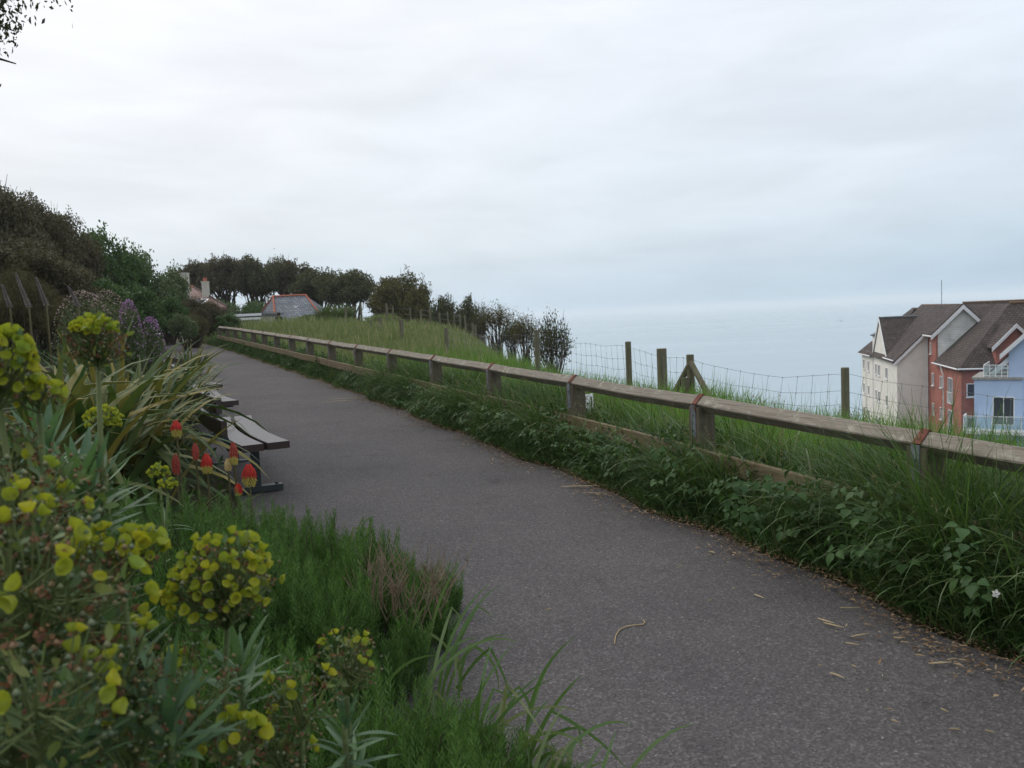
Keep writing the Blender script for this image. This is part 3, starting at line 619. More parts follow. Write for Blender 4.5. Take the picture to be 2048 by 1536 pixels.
    MB().tube([BW(0, 2.32, -2.15), BW(-3.75, 2.32, -2.15)], .08, 6).build('gutter', 'white', r)
    MB().tube([BW(-3.5, 2.42, e), BW(C0, 2.42, e), BW(C0-.08, 2.5, e), BW(C0-.08, 9, e)], .07, 6).build('gutter', 'white', r)
    for L, z, wd, h in ((-1.25, -3.4, .5, 1.1), (-2.1, -6.36, .6, 1.2), (-2.1, -9.25, .6, 1.15), (-2.1, -12.15, .6, 1.15), (-5.2, -6.36, .6, 1.1), (-5.2, -9.3, .6, 1.1), (-5.2, -12.2, .6, 1.1)):
        window(r, BW(L, 2.85, z), aF, nF, wd, h, 0)
    for z in (-6.85, -9.75, -12.65):
        window(r, BW(-8.55, 2.85, z), aF, nF, 1.5, 2.3, 2, False)
        o = MB(); 
        for k in range(9): q = BW(-7.8-.19*k, 2.72, z-1.15); o.tube([q, q+[0, 0, 1.0]], .018, 4)
        for zz in (0, 1.0): o.beam(BW(-7.75, 2.72, z-1.15+zz), BW(-9.4, 2.72, z-1.15+zz), .04, .04)
        o.build('balconette', 'white', r)
    for z in (-6.5, -9.4): window(r, BW(-12, 4.0, z), aS, nS, 1.5, 1.15, 1)
    MB().tube([BW(-6.2, 2.5, e), BW(-6.6, 2.68, e-.9), BW(-6.6, 2.75, ZB)], .06, 6).build('downpipe', 'white', r)
    MB().tube([BW(-.05, 2.78, -2.2), BW(-.05, 2.78, ZB)], .05, 6).build('downpipe', 'white', r)
    # brick dormer gable on the front slope
    dv, dw, dz, dp = 6.95, 1.45, -2.6, -1.0
    d = MB(); f0 = -12.03
    d.add([BW(f0, dv-dw, EV-.3), BW(f0, dv+dw, EV-.3), BW(f0, dv+dw, dz), BW(f0, dv, dp-.1), BW(f0, dv-dw, dz),
           BW(-8, dv-dw, EV-.3), BW(-8, dv+dw, EV-.3), BW(-8, dv+dw, dz), BW(-8, dv, dp-.1), BW(-8, dv-dw, dz)],
          [(0, 1, 2, 3, 4), (9, 8, 7, 6, 5)]+[(i, i+5, (i+1) % 5+5, (i+1) % 5) for i in range(5)])
    dd = d.build('dormer', 'brick', r, uv=True)
    q = MB()
    for s in (-1, 1): q.slab([BW(f0-.4, dv+s*(dw+.35), dz-.30), BW(f0-.4, dv, dp), BW(-8, dv, dp), BW(-8, dv+s*(dw+.35), dz-.30)], .1, (0, 0, 1))
    q.build('dormer_roof', 'roof_tile', dd, uv=True)
    barge(r, [BW(f0-.4, dv-dw-.4, dz-.30), BW(f0-.4, dv, dp+.05), BW(f0-.4, dv+dw+.4, dz-.30)], .36, n=nS)
    # --- blue block, turned to face the cliff
    r0 = ray(1948.8, 755); O = CAM+65*r0; vb = np.array([.82, -.57, 0]); vb /= np.linalg.norm(vb); ub = np.array([-vb[1], vb[0], 0])
    def Q(s, u, z): return Vector((O[0]+s*vb[0]+u*ub[0], O[1]+s*vb[1]+u*ub[1], z))
    def pl(*su): return [tuple(Q(a, b, 0)[:2]) for a, b in su]
    r = thing('blue_apartment_block', 'pale blue rendered apartment block with glass balconies and white bargeboards', 'building', Q(5, 4, ZB))
    ax, nn = Vector(vb), Vector(-ub); G0, G1 = 2.27, 10.3; GM = (G0+G1)/2; ge, gp = -2.5, 1.4
    w = MB().prism(pl((G0, 0), (G1, 0), (G1, 9), (G0, 9)), ZB, ge)
    w.add([Q(G0, 0, ge), Q(G1, 0, ge), Q(GM, 0, gp), Q(G0, .3, ge), Q(G1, .3, ge), Q(GM, .3, gp)], [(0, 1, 2), (5, 4, 3), (0, 2, 5, 3), (1, 4, 5, 2)])
    w.prism(pl((0, -.16), (G0+.9, -.16), (G0+.9, 5), (0, 5)), ZB, -4.85); w.build('wall', 'blue', r)
    rf = MB()
    for a in (G0-.5, G1+.5): rf.slab([Q(a, -.45, ge-.42), Q(GM, -.45, gp+.17), Q(GM, 9.3, gp+.17), Q(a, 9.3, ge-.42)], .14, (0, 0, 1))
    rf.build('roof', 'roof_tile', r, uv=True)
    barge(r, [Q(G0-.55, -.47, ge-.42), Q(GM, -.47, gp+.2), Q(G1+.55, -.47, ge-.42)], .4, n=nn)
    MB().prism(pl((-.15, -.3), (G0+.92, -.3), (G0+.92, -.02), (G0-.02, -.02), (G0-.02, 5.1), (-.15, 5.1)), -4.84, -4.66).build('parapet', 'stone', r)
    railing(r, Q(.62, -.02, -4.66), Q(G0-.06, -.02, -4.66), .9, 4); railing(r, Q(.62, .05, -4.66), Q(.62, 4, -4.66), .9, 5)
    MB().slab([Q(.9, .9, -4.5), Q(G0+.01, .9, -3.05), Q(G0+.01, .9, -3.5), Q(1.3, .9, -4.6)], .1, nn).build('raking_board', 'white', r)
    MB().slab([Q(.75, 1.02, -4.45), Q(G0+.01, 1.02, -2.9), Q(G0+.01, 4, -2.9), Q(.75, 4, -4.45)], .1, (0, 0, 1)).build('lean_to_roof', 'roof_tile', r, uv=True)
    window(r, Q(1.95, -.165, -7.2), ax, nn, 1.42, 2.15, 1, False)
    for sx, z in ((5.2, -7.2), (1.95, -10.4), (5.2, -10.4), (5.2, -4.2)): window(r, Q(sx, -.165 if sx < 2 else -.005, z), ax, nn, 1.42, 2.15, 1, False)
    MB().beam(Q(.6, -.03, -6.25), Q(.94, -.03, -6.25), .14, .16).build('wall_lamp', 'white', r)
    for z in (-8.8, -12.0):
        MB().prism(pl((-.6, -1.7), (G1, -1.7), (G1, -.02), (-.6, -.02)), z, z+.24).build('balcony_slab', 'white', r)
        railing(r, Q(-.55, -1.6, z+.24), Q(6, -1.6, z+.24), 1.1, 7); railing(r, Q(-.55, -1.55, z+.24), Q(-.55, -.1, z+.24), 1.1, 2)
apartments()

# ------------------------------------------------------------------ bungalow and slate-roofed house at the end of the path
def houses():
    g = lambda px, py, d: P(px, py, d)
    d = 52.
    a, b = g(350, 600, d), g(452, 617, d); z0 = a[2]-4.0
    r = thing('red_roofed_bungalow', 'bungalow with red tiled roof, rooflights and two tall rendered chimneys', 'house', (g(400, 600, d)[0], d, z0))
    rl, rr = g(345, 574, d+3.5), g(387, 576, d+3.5); el_, er_ = g(345, 612, d-1), g(456, 621, d-1)
    el_[2] = er_[2] = (el_[2]+er_[2])/2; rl[2] = rr[2] = (rl[2]+rr[2])/2
    er2 = g(446, 615, d+8); er2[2] = er_[2]; bl = g(330, 612, d+8); bl[2] = er_[2]
    rf = MB(); rf.slab([el_, er_, rr, rl], .15, (0, 0, 1)); rf.slab([er_, er2, rr], .15, (0, 0, 1)); rf.slab([rl, rr, er2, bl], .15, (0, 0, 1))
    ro = rf.build('roof', 'red_tile', r, uv=True)
    MB().tube([rl+[0, 0, .03], rr+[0, 0, .03]], .09, 5).build('ridge', 'terracotta', ro); MB().tube([rr+[0, 0, .02], er_+[0, 0, .02]], .06, 5).build('ridge', 'red_tile', ro)
    MB().prism([(el_[0]+.3, el_[1]+.3), (er_[0]-.5, el_[1]+.3), (er_[0]-1.6, el_[1]+3.0), (el_[0]+.3, el_[1]+3.0)], z0, el_[2]).build('wall', 'pebble', r)
    def chim(px, top, bot, dd, w, pot):
        t_, b_ = g(px, top, dd), g(px, bot, dd)
        c = MB().prism([(t_[0]-w/2, dd-w/2), (t_[0]+w/2, dd-w/2), (t_[0]+w/2, dd+w/2), (t_[0]-w/2, dd+w/2)], b_[2]-1.2, t_[2]).prism([(t_[0]-w/2-.02, dd-w/2-.02), (t_[0]+w/2+.02, dd-w/2-.02), (t_[0]+w/2+.02, dd+w/2+.02), (t_[0]-w/2-.02, dd+w/2+.02)], t_[2], t_[2]+.08).build('chimney', 'pebble', r)
        if pot: MB().tube([(t_[0], dd, t_[2]+.06), (t_[0], dd, t_[2]+.3), (t_[0], dd, t_[2]+.33)], [.12, .11, .14], 10).build('chimney_pot', 'terracotta', c)
    chim(374, 549, 592, d-.2, .42, False); chim(415, 566, 598, d+1.6, .36, True)
    for px, py in ((387, 592), (400, 596)):
        p0 = g(px, py, d+.2); q = Vector(p0); nrm = (Vector(er_)-Vector(el_)).cross(Vector(rl)-Vector(el_)).normalized(); al = (Vector(er_)-Vector(el_)).normalized(); upn = nrm.cross(al)
        # drop on to the roof plane
        q = q - nrm*((q-Vector(el_)).dot(nrm)) + nrm*.02
        f = MB().slab([q-al*.35-upn*.5, q+al*.35-upn*.5, q+al*.35+upn*.5, q-al*.35+upn*.5], .05, nrm).build('rooflight', 'white', ro)
        q = q+nrm*.012; MB().slab([q-al*.25-upn*.4, q+al*.25-upn*.4, q+al*.25+upn*.4, q-al*.25+upn*.4], .006, nrm).build('pane', 'glass', f)
    # flat-roofed extension
    c0, c1 = g(448, 624, d-3), g(522, 630, d-3); zt = (c0[2]+c1[2])/2
    e = thing('flat_roofed_shed', 'low shed with white boarded edge and felt roof beside the bungalow', 'shed', (c0[0], d-2, zt-3))
    MB().prism([(c0[0], c0[1]), (c1[0], c0[1]), (c1[0], c0[1]+4), (c0[0], c0[1]+4)], zt-3, zt-.1).build('wall', 'pebble', e)
    MB().prism([(c0[0]-.2, c0[1]-.2), (c1[0]+.2, c0[1]-.2), (c1[0]+.2, c0[1]+4.2), (c0[0]-.2, c0[1]+4.2)], zt-.12, zt).build('roof', 'lead', e)
    for k in range(2): MB().box(((c0[0]+c1[0])/2+k*.3, c0[1]-.25, zt-.1-k*.22), (c1[0]-c0[0]+.2-k*.7, .05, .13), 0).build('fascia_board', 'white', e)
    # slate roof
    d = 60.
    r1, r2 = g(546, 593, d+2), g(611, 592, d+2); e1, e2 = g(552, 640, d), g(650, 640, d)
    r1[2] = r2[2] = (r1[2]+r2[2])/2; zt = e1[2]-.3
    A, B_ = np.array([g(553, 640, d)[0], d, zt]), np.array([g(652, 640, d)[0], d, zt]); w = 5.0
    C_ = np.array([B_[0]+.3, d+w, zt]); D_ = np.array([g(505, 640, d+w)[0], d+w, zt])
    r1[1] = r2[1] = d+2.4
    r = thing('slate_roofed_house', 'house with dark slate hipped roof edged in terracotta ridge tiles', 'house', ((A[0]+B_[0])/2, d+2, zt-3))
    ro = MB().slab([A, B_, r2, r1], .12, (0, 0, 1)).slab([D_, A, r1], .12, (0, 0, 1)).slab([B_, C_, r2], .12, (0, 0, 1)).slab([C_, D_, r1, r2], .12, (0, 0, 1)).build('roof', 'slate', r, uv=True)
    for pts in ([r1, r2], [r1, A], [r1, D_], [r2, B_]):
        MB().tube([p+np.array([0, 0, .05]) for p in pts], .065, 6).build('hip_tile_row', 'terracotta', ro)
    MB().prism([tuple((A*.96+C_*.04)[:2]), tuple((B_*.96+D_*.04)[:2]), tuple((C_*.96+A*.04)[:2]), tuple((D_*.96+B_*.04)[:2])], zt-3, zt-.02).build('wall', 'pebble', r)
    v = r1*.4+B_*.6; v = g(592, 614, d+1.15); MB().box(v, (.25, .2, .12)).build('roof_vent', 'white', ro)
houses()

# ------------------------------------------------------------------ trees
def tree_mesh(seed, bare=.35, limbs=9, nleaf=12000, lsize=.02, lean=(.1, 0), flat=.6, lumps=34, gap=.0, stems=3, gray=.0):
    """unit tree: height 1, crown radius about .5; returns (wood mesh builder, leaf arrays)"""
    g = np.random.default_rng(seed); wood = MB()
    cz = bare+(1-bare)*.5; cr = np.array([.5, .5, (1-bare)*.5])
    lp = []
    while len(lp) < lumps:
        p = g.uniform(-1, 1, 3); r = np.linalg.norm(p)
        if r < 1 and r > .35: lp.append(p)
    lp = np.array(lp); lp[:, 2] = np.where(lp[:, 2] < -.3, -.3-(lp[:, 2]+.3)*.0-.3*g.random(len(lp)), lp[:, 2])
    lw = lp*cr*(.82) + [0, 0, cz]; lw[:, :2] += np.outer(lw[:, 2]-bare*.5, lean)
    bases = [np.array([g.uniform(-.07, .07), g.uniform(-.07, .07), -.12]) for _ in range(stems)]
    for i in range(lumps):
        b = bases[i % stems]; k = g.uniform(.25, .6)*bare; e = lw[i]
        f = np.array([b[0]+(e[0])*.3, b[1]+e[1]*.3, max(.02, bare*g.uniform(.5, .95))])
        pts = [b, b*.6+f*.4+g.normal(0, .012, 3), f+g.normal(0, .015, 3), f*.45+e*.55+g.normal(0, .03, 3), e]
        r0 = .020*g.uniform(.7, 1.2)
        wood.tube(pts, [r0, r0*.85, r0*.65, r0*.4, .003], 5, False)
        for _ in range(4):
            q = e+g.normal(0, .09, 3); m = f*.3+e*.7
            wood.tube([m, (m+q)/2+g.normal(0, .015, 3), q], [.006, .004, .0015], 3, False)
    per = nleaf//lumps; pos = []
    for i in range(lumps):
        rad = np.array([.14, .14, .11])*g.uniform(.7, 1.35); n = int(per*g.uniform(.6, 1.4)*(rad[0]/.14)**1.5)
        dd = g.normal(size=(n, 3)); dd /= np.linalg.norm(dd, axis=1, keepdims=True)
        pos.append(lw[i] + dd*rad*(g.random((n, 1))**.45))
        # stray twigs poke out of the outline
        for _ in range(3):
            q = lw[i]+randn_dir(g)*rad*g.uniform(1.0, 1.5); pos.append(q+g.normal(0, .018, (int(per*.03)+2, 3)))
    pos = np.concatenate(pos)
    L = cards(pos, lsize*g.uniform(.6, 1.4, len(pos)), None, flat)
    return wood, L
def randn_dir(g):
    v = g.normal(size=3); return v/np.linalg.norm(v)
PROTO = {}
def proto(key, mat, **k):
    wood, L = tree_mesh(**k)
    PROTO[key] = (wood.mesh('trunk', 'bark', True), mesh_arr('crown', L[0], L[1], L[2], mat))
proto('oakA', 'olive', seed=1, bare=.44, nleaf=20000, lsize=.030, lumps=36, stems=3)
proto('oakB', 'brownleaf', seed=2, bare=.54, nleaf=17000, lsize=.030, lumps=40, stems=4, lean=(-.12, 0))
proto('oakC', 'yolive', seed=3, bare=.34, nleaf=22000, lsize=.030, lumps=40, stems=5)
proto('scrub', 'olive', seed=4, bare=.74, nleaf=2300, lsize=.026, lumps=34, stems=7)
proto('scrubY', 'yolive', seed=5, bare=.76, nleaf=2000, lsize=.026, lumps=30, stems=7, lean=(.15, 0))
proto('brown', 'brownleaf', seed=6, bare=.12, nleaf=44000, lsize=.020, lumps=60, stems=4)
proto('brown2', 'brownleaf', seed=7, bare=.1, nleaf=44000, lsize=.022, lumps=52, stems=4)
proto('green', 'green', seed=8, bare=.15, nleaf=17000, lsize=.030, lumps=48, stems=3, flat=.75)
proto('pale', 'lgreen', seed=9, bare=.2, nleaf=6500, lsize=.036, lumps=34, stems=3, flat=.7)
proto('tamarisk', 'tan', seed=10, bare=.08, nleaf=20000, lsize=.024, lumps=46, stems=6, flat=.25)
proto('big', 'olive', seed=11, bare=.45, nleaf=70000, lsize=.013, lumps=110, stems=1, flat=.5)
def tree(name, key, label, px, topy, d, wpx, group=None, cat='tree', rz=None, minh=None):
    g = at(px, d); top = P(px, topy, d)[2]; h = max(top-g[2], .5); w = wpx/FPX*d
    r = thing(name, label, cat, g, group)
    Mx = Matrix.Translation(g) @ Matrix.Rotation(U(0, 6.28) if rz is None else rz, 4, 'Z') @ Matrix.Diagonal((w, w, h, 1))
    for nm, me in zip(('trunk', 'crown'), PROTO[key]): inst(nm, me, r, Mx)
    return r
GB = 'windswept trees along the far skyline'
for key, lab, px, ty, d, w in [
    ('oakB', 'leggy brown-leaved tree behind the bungalow chimneys', 405, 528, 74, 95), ('oakB', 'leggy brown-leaved tree rising between bungalow and slate roof', 462, 518, 76, 110),
    ('oakA', 'dark evergreen tree on bare stems just left of the slate ridge', 520, 517, 78, 105), ('oakB', 'brown tree rising straight behind the slate roof', 580, 524, 80, 115),
    ('oakA', 'dense dark evergreen behind the right end of the slate roof', 640, 541, 74, 120), ('oakA', 'broad dark evergreen beside the rounded flax bush', 700, 543, 70, 125),
    ('oakC', 'rounded evergreen with yellowish new tips on several bare stems', 792, 553, 64, 140), ('oakC', 'yellow tipped evergreen with lower crown leaning to the sea', 838, 575, 62, 80),
    ('oakA', 'low dark wind-clipped tree next to the yellow tipped evergreen', 884, 598, 58, 70), ('oakA', 'low dark wind-clipped tree on the brow of the cliff', 928, 602, 57, 80), ('scrub', 'thin windswept tree leaning over the cliff brow', 962, 622, 50, 50)]:
    tree('windswept_tree', key, lab, px, ty, d, w, GB)
for key, lab, px, ty, d, w in [('scrubY', 'yellowish stunted tree with bare fanned stems on the cliff slope', 992, 618, 44, 80), ('scrub', 'bare-stemmed low tree on the cliff slope', 1022, 650, 40, 60),
    ('scrubY', 'small yellow topped shrub with fanned stems below the cliff edge', 1050, 638, 34, 74), ('scrub', 'grey green fan-stemmed shrub standing furthest down the cliff edge', 1106, 650, 31, 96)]:
    tree('cliff_shrub', key, lab, px, ty, d, w, 'stunted shrubs on the cliff slope', 'shrub')
GL = 'trees and scrub on the left hillside'
for key, lab, px, ty, d, w, cat in [
    ('brown', 'tall brown-leaved thicket tree at the top of the hillside', 5, 362, 27, 260, 'tree'), ('brown2', 'brown thicket tree with ragged top next to the tallest one', 75, 392, 30, 170, 'tree'),
    ('brown', 'rounded brown thicket tree above the green sycamore', 128, 418, 34, 170, 'tree'), ('green', 'dark green sycamore between brown thicket and pale tree', 190, 450, 37, 150, 'tree'),
    ('green', 'mid green leafy tree below the dark sycamore', 245, 492, 39, 130, 'tree'), ('pale', 'pale green open tree with sky showing through its twigs', 302, 498, 41, 110, 'tree'),
    ('pale', 'small pale tree overhanging the bungalow roof', 344, 528, 44, 80, 'tree'), ('brown2', 'low brown thicket below the tallest brown tree', 55, 480, 22, 260, 'tree'),
    ('brown', 'dark brown shrub mass in the hollow beneath the sycamore', 140, 520, 26, 170, 'shrub'), ('green', 'dark leafy shrub under the pale tree', 225, 552, 31, 150, 'shrub'), ('green', 'dark shrub at the foot of the pale tree', 290, 572, 33, 110, 'shrub'),
    ('tamarisk', 'feathery tan tamarisk bush in front of the brown thicket', 35, 512, 15, 150, 'shrub'), ('tamarisk', 'feathery tan shrub behind the grey flower spires', 85, 565, 16, 120, 'shrub'), ('brown2', 'brown scrub below the shadowed hollow', 185, 590, 22, 140, 'shrub'),
    ('brown2', 'dark purple-brown shrub against the bungalow wall', 392, 594, 40, 76, 'shrub'), ('green', 'bushy shrub left of the bungalow', 338, 590, 38, 80, 'shrub'), ('pale', 'grey green shrub at the end of the path', 370, 625, 32, 60, 'shrub'),
    ('brown2', 'dark rounded shrub screening the bungalow eaves', 425, 604, 42, 56, 'shrub'), ('green', 'low green shrub where the meadow meets the shed', 452, 626, 41, 60, 'shrub'), ('tamarisk', 'tan feathery shrub at the foot of the dark rounded one', 388, 618, 34, 60, 'shrub')]:
    tree('hillside_'+cat, key, lab, px, ty, d, w, GL, cat)
for lab, px, ty, d, w in [('green bush against the slate house wall', 505, 612, 54, 60), ('low green bush beside the shed roof', 472, 608, 56, 70), ('dark hedge bush closing the gap under the leggy trees', 448, 596, 66, 80), ('hedge bush against the left hip of the slate roof', 508, 600, 67, 80), ('low sprawling green bush under the slate roof', 615, 628, 52, 90), ('green bush below the yellow tipped evergreen', 765, 628, 55, 80)]:
    tree('garden_bush', 'pale' if 'beside' in lab else 'green', lab, px, ty, d, w, 'bushes at the meadow edge', 'bush')
# tall evergreen whose boughs just enter the picture, trunk out of frame
def overhang():
    x, y = -9.15, 12.5; z = gz(x, y)
    r = thing('tall_evergreen', 'tall dark evergreen whose ragged boughs overhang from the bank side', 'tree', (x, y, z))
    Mx = Matrix.Translation((x, y, z)) @ Matrix.Rotation(.6, 4, 'Z') @ Matrix.Diagonal((5.4, 5.4, 8.4, 1))
    for nm, me in zip(('trunk', 'crown'), PROTO['big']): inst(nm, me, r, Mx)
overhang()

# ------------------------------------------------------------------ grass
def scatter(n, t0, t1, sf, tpow=1.0):
    t = t0+(t1-t0)*rng.random(n)**tpow; u = rng.random(n); a, b = sf(t); return t, a+(b-a)*u
def grass():
    # verge hugging the timber fence: tall, tousled, falling towards the path
    parts = []
    for (t0, t1, n, w0, K) in ((-4.5, 3, 30000, .0075, 5), (3, 11, 36000, .009, 4), (11, 36, 46000, .015, 3)):
        t, s = scatter(n, t0, t1, lambda t: (edge_r(t)+.02+0*t, .75+0*t))
        tuft = .5+.5*np.sin(t*3.1+np.sin(t*1.3)*2)*np.sin(s*5+t*1.7)
        tall = 1+.35*np.exp(-((t-11.7)/.5)**2)+.38*np.exp(-((t+.6)/1.1)**2)-.30*np.exp(-((t-3.4)/1.1)**2)-.15*np.exp(-((t-7.5)/.6)**2)-.2*np.exp(-((t-1.2)/.5)**2)
        out_ = np.clip((s-edge_r(t))/.35, .25, 1)
        L = U(.40, .86, n)*tall*(.66+.5*tuft)*out_*(1 if t1 < 12 else .66)
        th = np.interp(t, TT, TH); az = th+np.pi+rng.normal(0, 1.25, n)
        parts.append(blades(ts2w(t, s, -.02), az, L, w0*U(.6, 1.5, n), U(.05, .55, n), U(.2, 2.0, n), K, 1.5, rng.normal(0, .5, n)))
    n = 5200; t, s = scatter(n, -4.5, 13, lambda t: (edge_r(t)+.04, .6+0*t), 1.2); th = np.interp(t, TT, TH)
    tag(arr_obj('verge_blades', *blades(ts2w(t, s, -.02), th+np.pi+rng.normal(0, 1.1, n), U(.5, .95, n)*np.clip((s-edge_r(t))/.35, .35, 1), .012*U(.7, 1.4, n), U(.05, .5, n), U(.9, 2.5, n), 7, 1.3, rng.normal(0, .5, n)), 'grass_hero', kind='stuff'), 'broad arching grass blades over the darker verge grass', 'grass')
    tag(arr_obj('verge_grass', *merge(parts), 'grass_verge', kind='stuff'), 'tousled dark green verge grass growing through the timber fence', 'grass')
    n = 520; t, s = scatter(n, -4.3, 15, lambda t: (edge_r(t)+.1, .9+0*t), 1.1); L = U(.5, .85, n); az = U(0, 6.28, n); b = ts2w(t, s, -.02)
    st = blades(b, az, L, .0035, U(0, .3, n), U(.1, .9, n), 6, 1.4); tips = st[0].reshape(n, 13, 3); tp, td = tips[:, 12], tips[:, 12]-tips[:, 8]; td /= np.linalg.norm(td, axis=1, keepdims=True)
    k = 16; u = rng.random((n, k, 1)); pos = tp[:, None]-td[:, None]*u*.11+rng.normal(0, .004, (n, k, 3)); dirs = (td[:, None]+rng.normal(0, .5, (n, k, 3))).reshape(-1, 3); dirs /= np.linalg.norm(dirs, axis=1, keepdims=True)
    tag(arr_obj('seeding_grass', *merge([st, cards(pos.reshape(-1, 3), .018, dirs, .3)]), 'seedhead', kind='stuff'), 'buff seed heads and dead stalks standing above the verge', 'grass')
    # leafy undergrowth under the lower rail
    pos = []
    for t0, t1, n in ((-4.5, 6, 16000), (6, 36, 22000)):
        t, s = scatter(n, t0, t1, lambda t: (edge_r(t)+.06, .3+0*t)); tuft = .5+.5*np.sin(t*4.3+1)*np.sin(t*1.9)
        pos.append(ts2w(t, s) + np.stack([0*t, 0*t, rng.random(n)**1.1*(.2+.34*tuft)*np.clip((s-edge_r(t))/.3, .2, 1)], -1))
    pos = np.concatenate(pos); sz = np.where(np.arange(len(pos)) < 16000, .045, .05)*U(.6, 1.4, len(pos))
    V, Q, T = cards(pos, sz, randdir(len(pos), .4), .65)
    tag(arr_obj('verge_undergrowth', V, Q, T, 'under', kind='stuff'), 'low leafy weeds crowding under the lower fence rail', 'weeds')
    # lush strip between timber fence and wire fence
    n = 62000; t, s = scatter(n, -4, 16, lambda t: (.25+0*t, cliff(t)+.5))
    L = U(.22, .5, n)*(1+.3*np.sin(t*2+s*3)*np.sin(t*.7)); sc_ = s/cliff(t); L *= 1+.25*ss(.7, .95, sc_)
    p1 = blades(ts2w(t, s, -.02), U(0, 6.28, n), L, .0085*U(.6, 1.5, n), U(0, .35, n), U(.1, 1.3, n), 3, 1.5, rng.normal(0, .5, n))
    # tall stalks on the edge
    n = 900; t, s = scatter(n, -4, 15, lambda t: (.4+0*t, cliff(t)+.4))
    p2 = blades(ts2w(t, s, -.02), U(0, 6.28, n), U(.5, .85, n), .005, U(0, .2, n), U(0, .5, n), 4, 1.5)
    tag(arr_obj('cliff_top_grass', *merge([p1, p2]), 'grass_near', kind='stuff'), 'lush bright green grass between the timber and wire fences', 'grass')
    # rough meadow
    n = 120000; t, s = scatter(n, 13, 56, lambda t: (.3+0*t, cliff(t)+.8), 1.0)
    L = U(.12, .31, n)*(1+.25*np.sin(t*.8+s)*np.sin(t*.33-s*.5))
    p1 = blades(ts2w(t, s, -.02), U(0, 6.28, n), L, .015*U(.6, 1.5, n), U(0, .35, n), U(.1, 1.0, n), 2, 1.5, rng.normal(0, .5, n))
    n = 5000; t, s = scatter(n, 13, 50, lambda t: (.3+0*t, cliff(t)))
    p2 = blades(ts2w(t, s, .2), U(0, 6.28, n), U(.2, .4, n), .022, U(0, .4, n), U(0, .6, n), 2, 1.5)
    tag(arr_obj('meadow_grass', *merge([p1, p2]), 'grass_far', kind='stuff'), 'pale seeding grass covering the rough meadow beyond the fence', 'grass')
    # bank cover on the left under the planting and up the hillside
    n = 50000; t, s = scatter(n, -5, 40, lambda t: (edge_l(t)-9, edge_l(t)-.12), 1.3)
    pos = ts2w(t, s)+np.stack([0*t, 0*t, rng.random(n)*.28], -1)
    V, Q, T = cards(pos, .06*U(.5, 1.5, n), randdir(n, .5), .5)
    tag(arr_obj('bank_ground_cover', V, Q, T, 'under', kind='stuff'), 'mixed green ground cover filling the planted bank', 'ground cover')
    # rounded flax bushes in the meadow
    for lab, px, ty, d, w in (('rounded flax clump in the meadow before the dark evergreens', 672, 610, 47, 90), ('low yellowish grass mound in front of the bare stems', 770, 628, 46, 60)):
        g = at(px, d); h = P(px, ty, d)[2]-g[2]; n = 1500; R_ = w/FPX*d*.32
        a = U(0, 6.28, n); rr = R_*np.sqrt(rng.random(n)); b = np.stack([g[0]+rr*np.cos(a), g[1]+rr*np.sin(a), g[2]+0*a], -1)
        r = thing('flax_clump', lab, 'shrub', g, 'flax clumps in the meadow')
        arr_obj('foliage', *blades(b, a+rng.normal(0, .6, n), U(.6, 1.1, n)*h*1.1, .035, U(0, .5, n), U(.2, 1.3, n), 4), 'grass_far' if 'yellow' in lab else 'lgreen', r, kind='stuff')
grass()

# ------------------------------------------------------------------ planted bed: strap-leaved clumps
def strap_mesh(i):
    g = np.random.default_rng(100+i); K = 9; L = 1.0; w = .05
    tilt, bd = g.uniform(.0, .4), g.uniform(.3, 1.8); kink = g.integers(4, 8) if g.random() < .35 else 99
    p = np.zeros(3); V = []; tw = g.uniform(-.5, .5)
    for k in range(K+1):
        u = k/K; th = tilt+bd*u**1.6+(1.0 if k >= kink else 0); a = tw*u*1.5
        ww = w*(.55+1.3*u*(1-u)*1.6)*(1-u**3)**.7
        sd = np.array([math.sin(a)*math.cos(th)*.6, math.cos(a), -math.sin(a)*.5]); nn = np.array([math.cos(th), 0, math.sin(th)])*-1
        if k == K: V += [p.copy()]
        else: V += [p-sd*ww/2, p+nn*ww*.22*(-1), p+sd*ww/2]
        p = p+np.array([math.sin(th), 0, math.cos(th)])*L/K
    Q = [(3*k+j, 3*k+j+1, 3*k+j+4, 3*k+j+3) for k in range(K-1) for j in (0, 1)]; e = 3*K
    T = [(3*K-3, 3*K-2, e), (3*K-2, 3*K-1, e)]
    return mesh_arr('leaf', V, Q, T, 'phormium', True)
STRAP = [strap_mesh(i) for i in range(14)]
def strap_clump(label, px, d, n, hpx_top, spreadr=.22, lenr=(.68, 1.06), bias=None):
    if bias is not None: lenr = (.5, .82)
    g = at(px, d); top = P(px, hpx_top, d)[2]; H = max(.5, top-g[2])
    r = thing('strap_leaf_clump', label, 'plant', g, 'strap-leaved clumps behind the benches')
    for k in range(int(n*1.1)):
        a = U(0, 6.28) if bias is None or rng.random() < .6 else bias+rng.normal(0, .7)
        rr = spreadr*math.sqrt(rng.random()); q = Vector((g[0]+rr*math.cos(a), g[1]+rr*math.sin(a), g[2]-.03))
        s = H*U(*lenr); wd = U(.9, 1.55)
        inst('leaf', STRAP[rng.integers(14)], r, Matrix.Translation(q) @ Matrix.Rotation(a+rng.normal(0, .3), 4, 'Z') @ Matrix.Rotation(rng.normal(0, .15), 4, 'X') @ Matrix.Diagonal((s, wd, s, 1)))
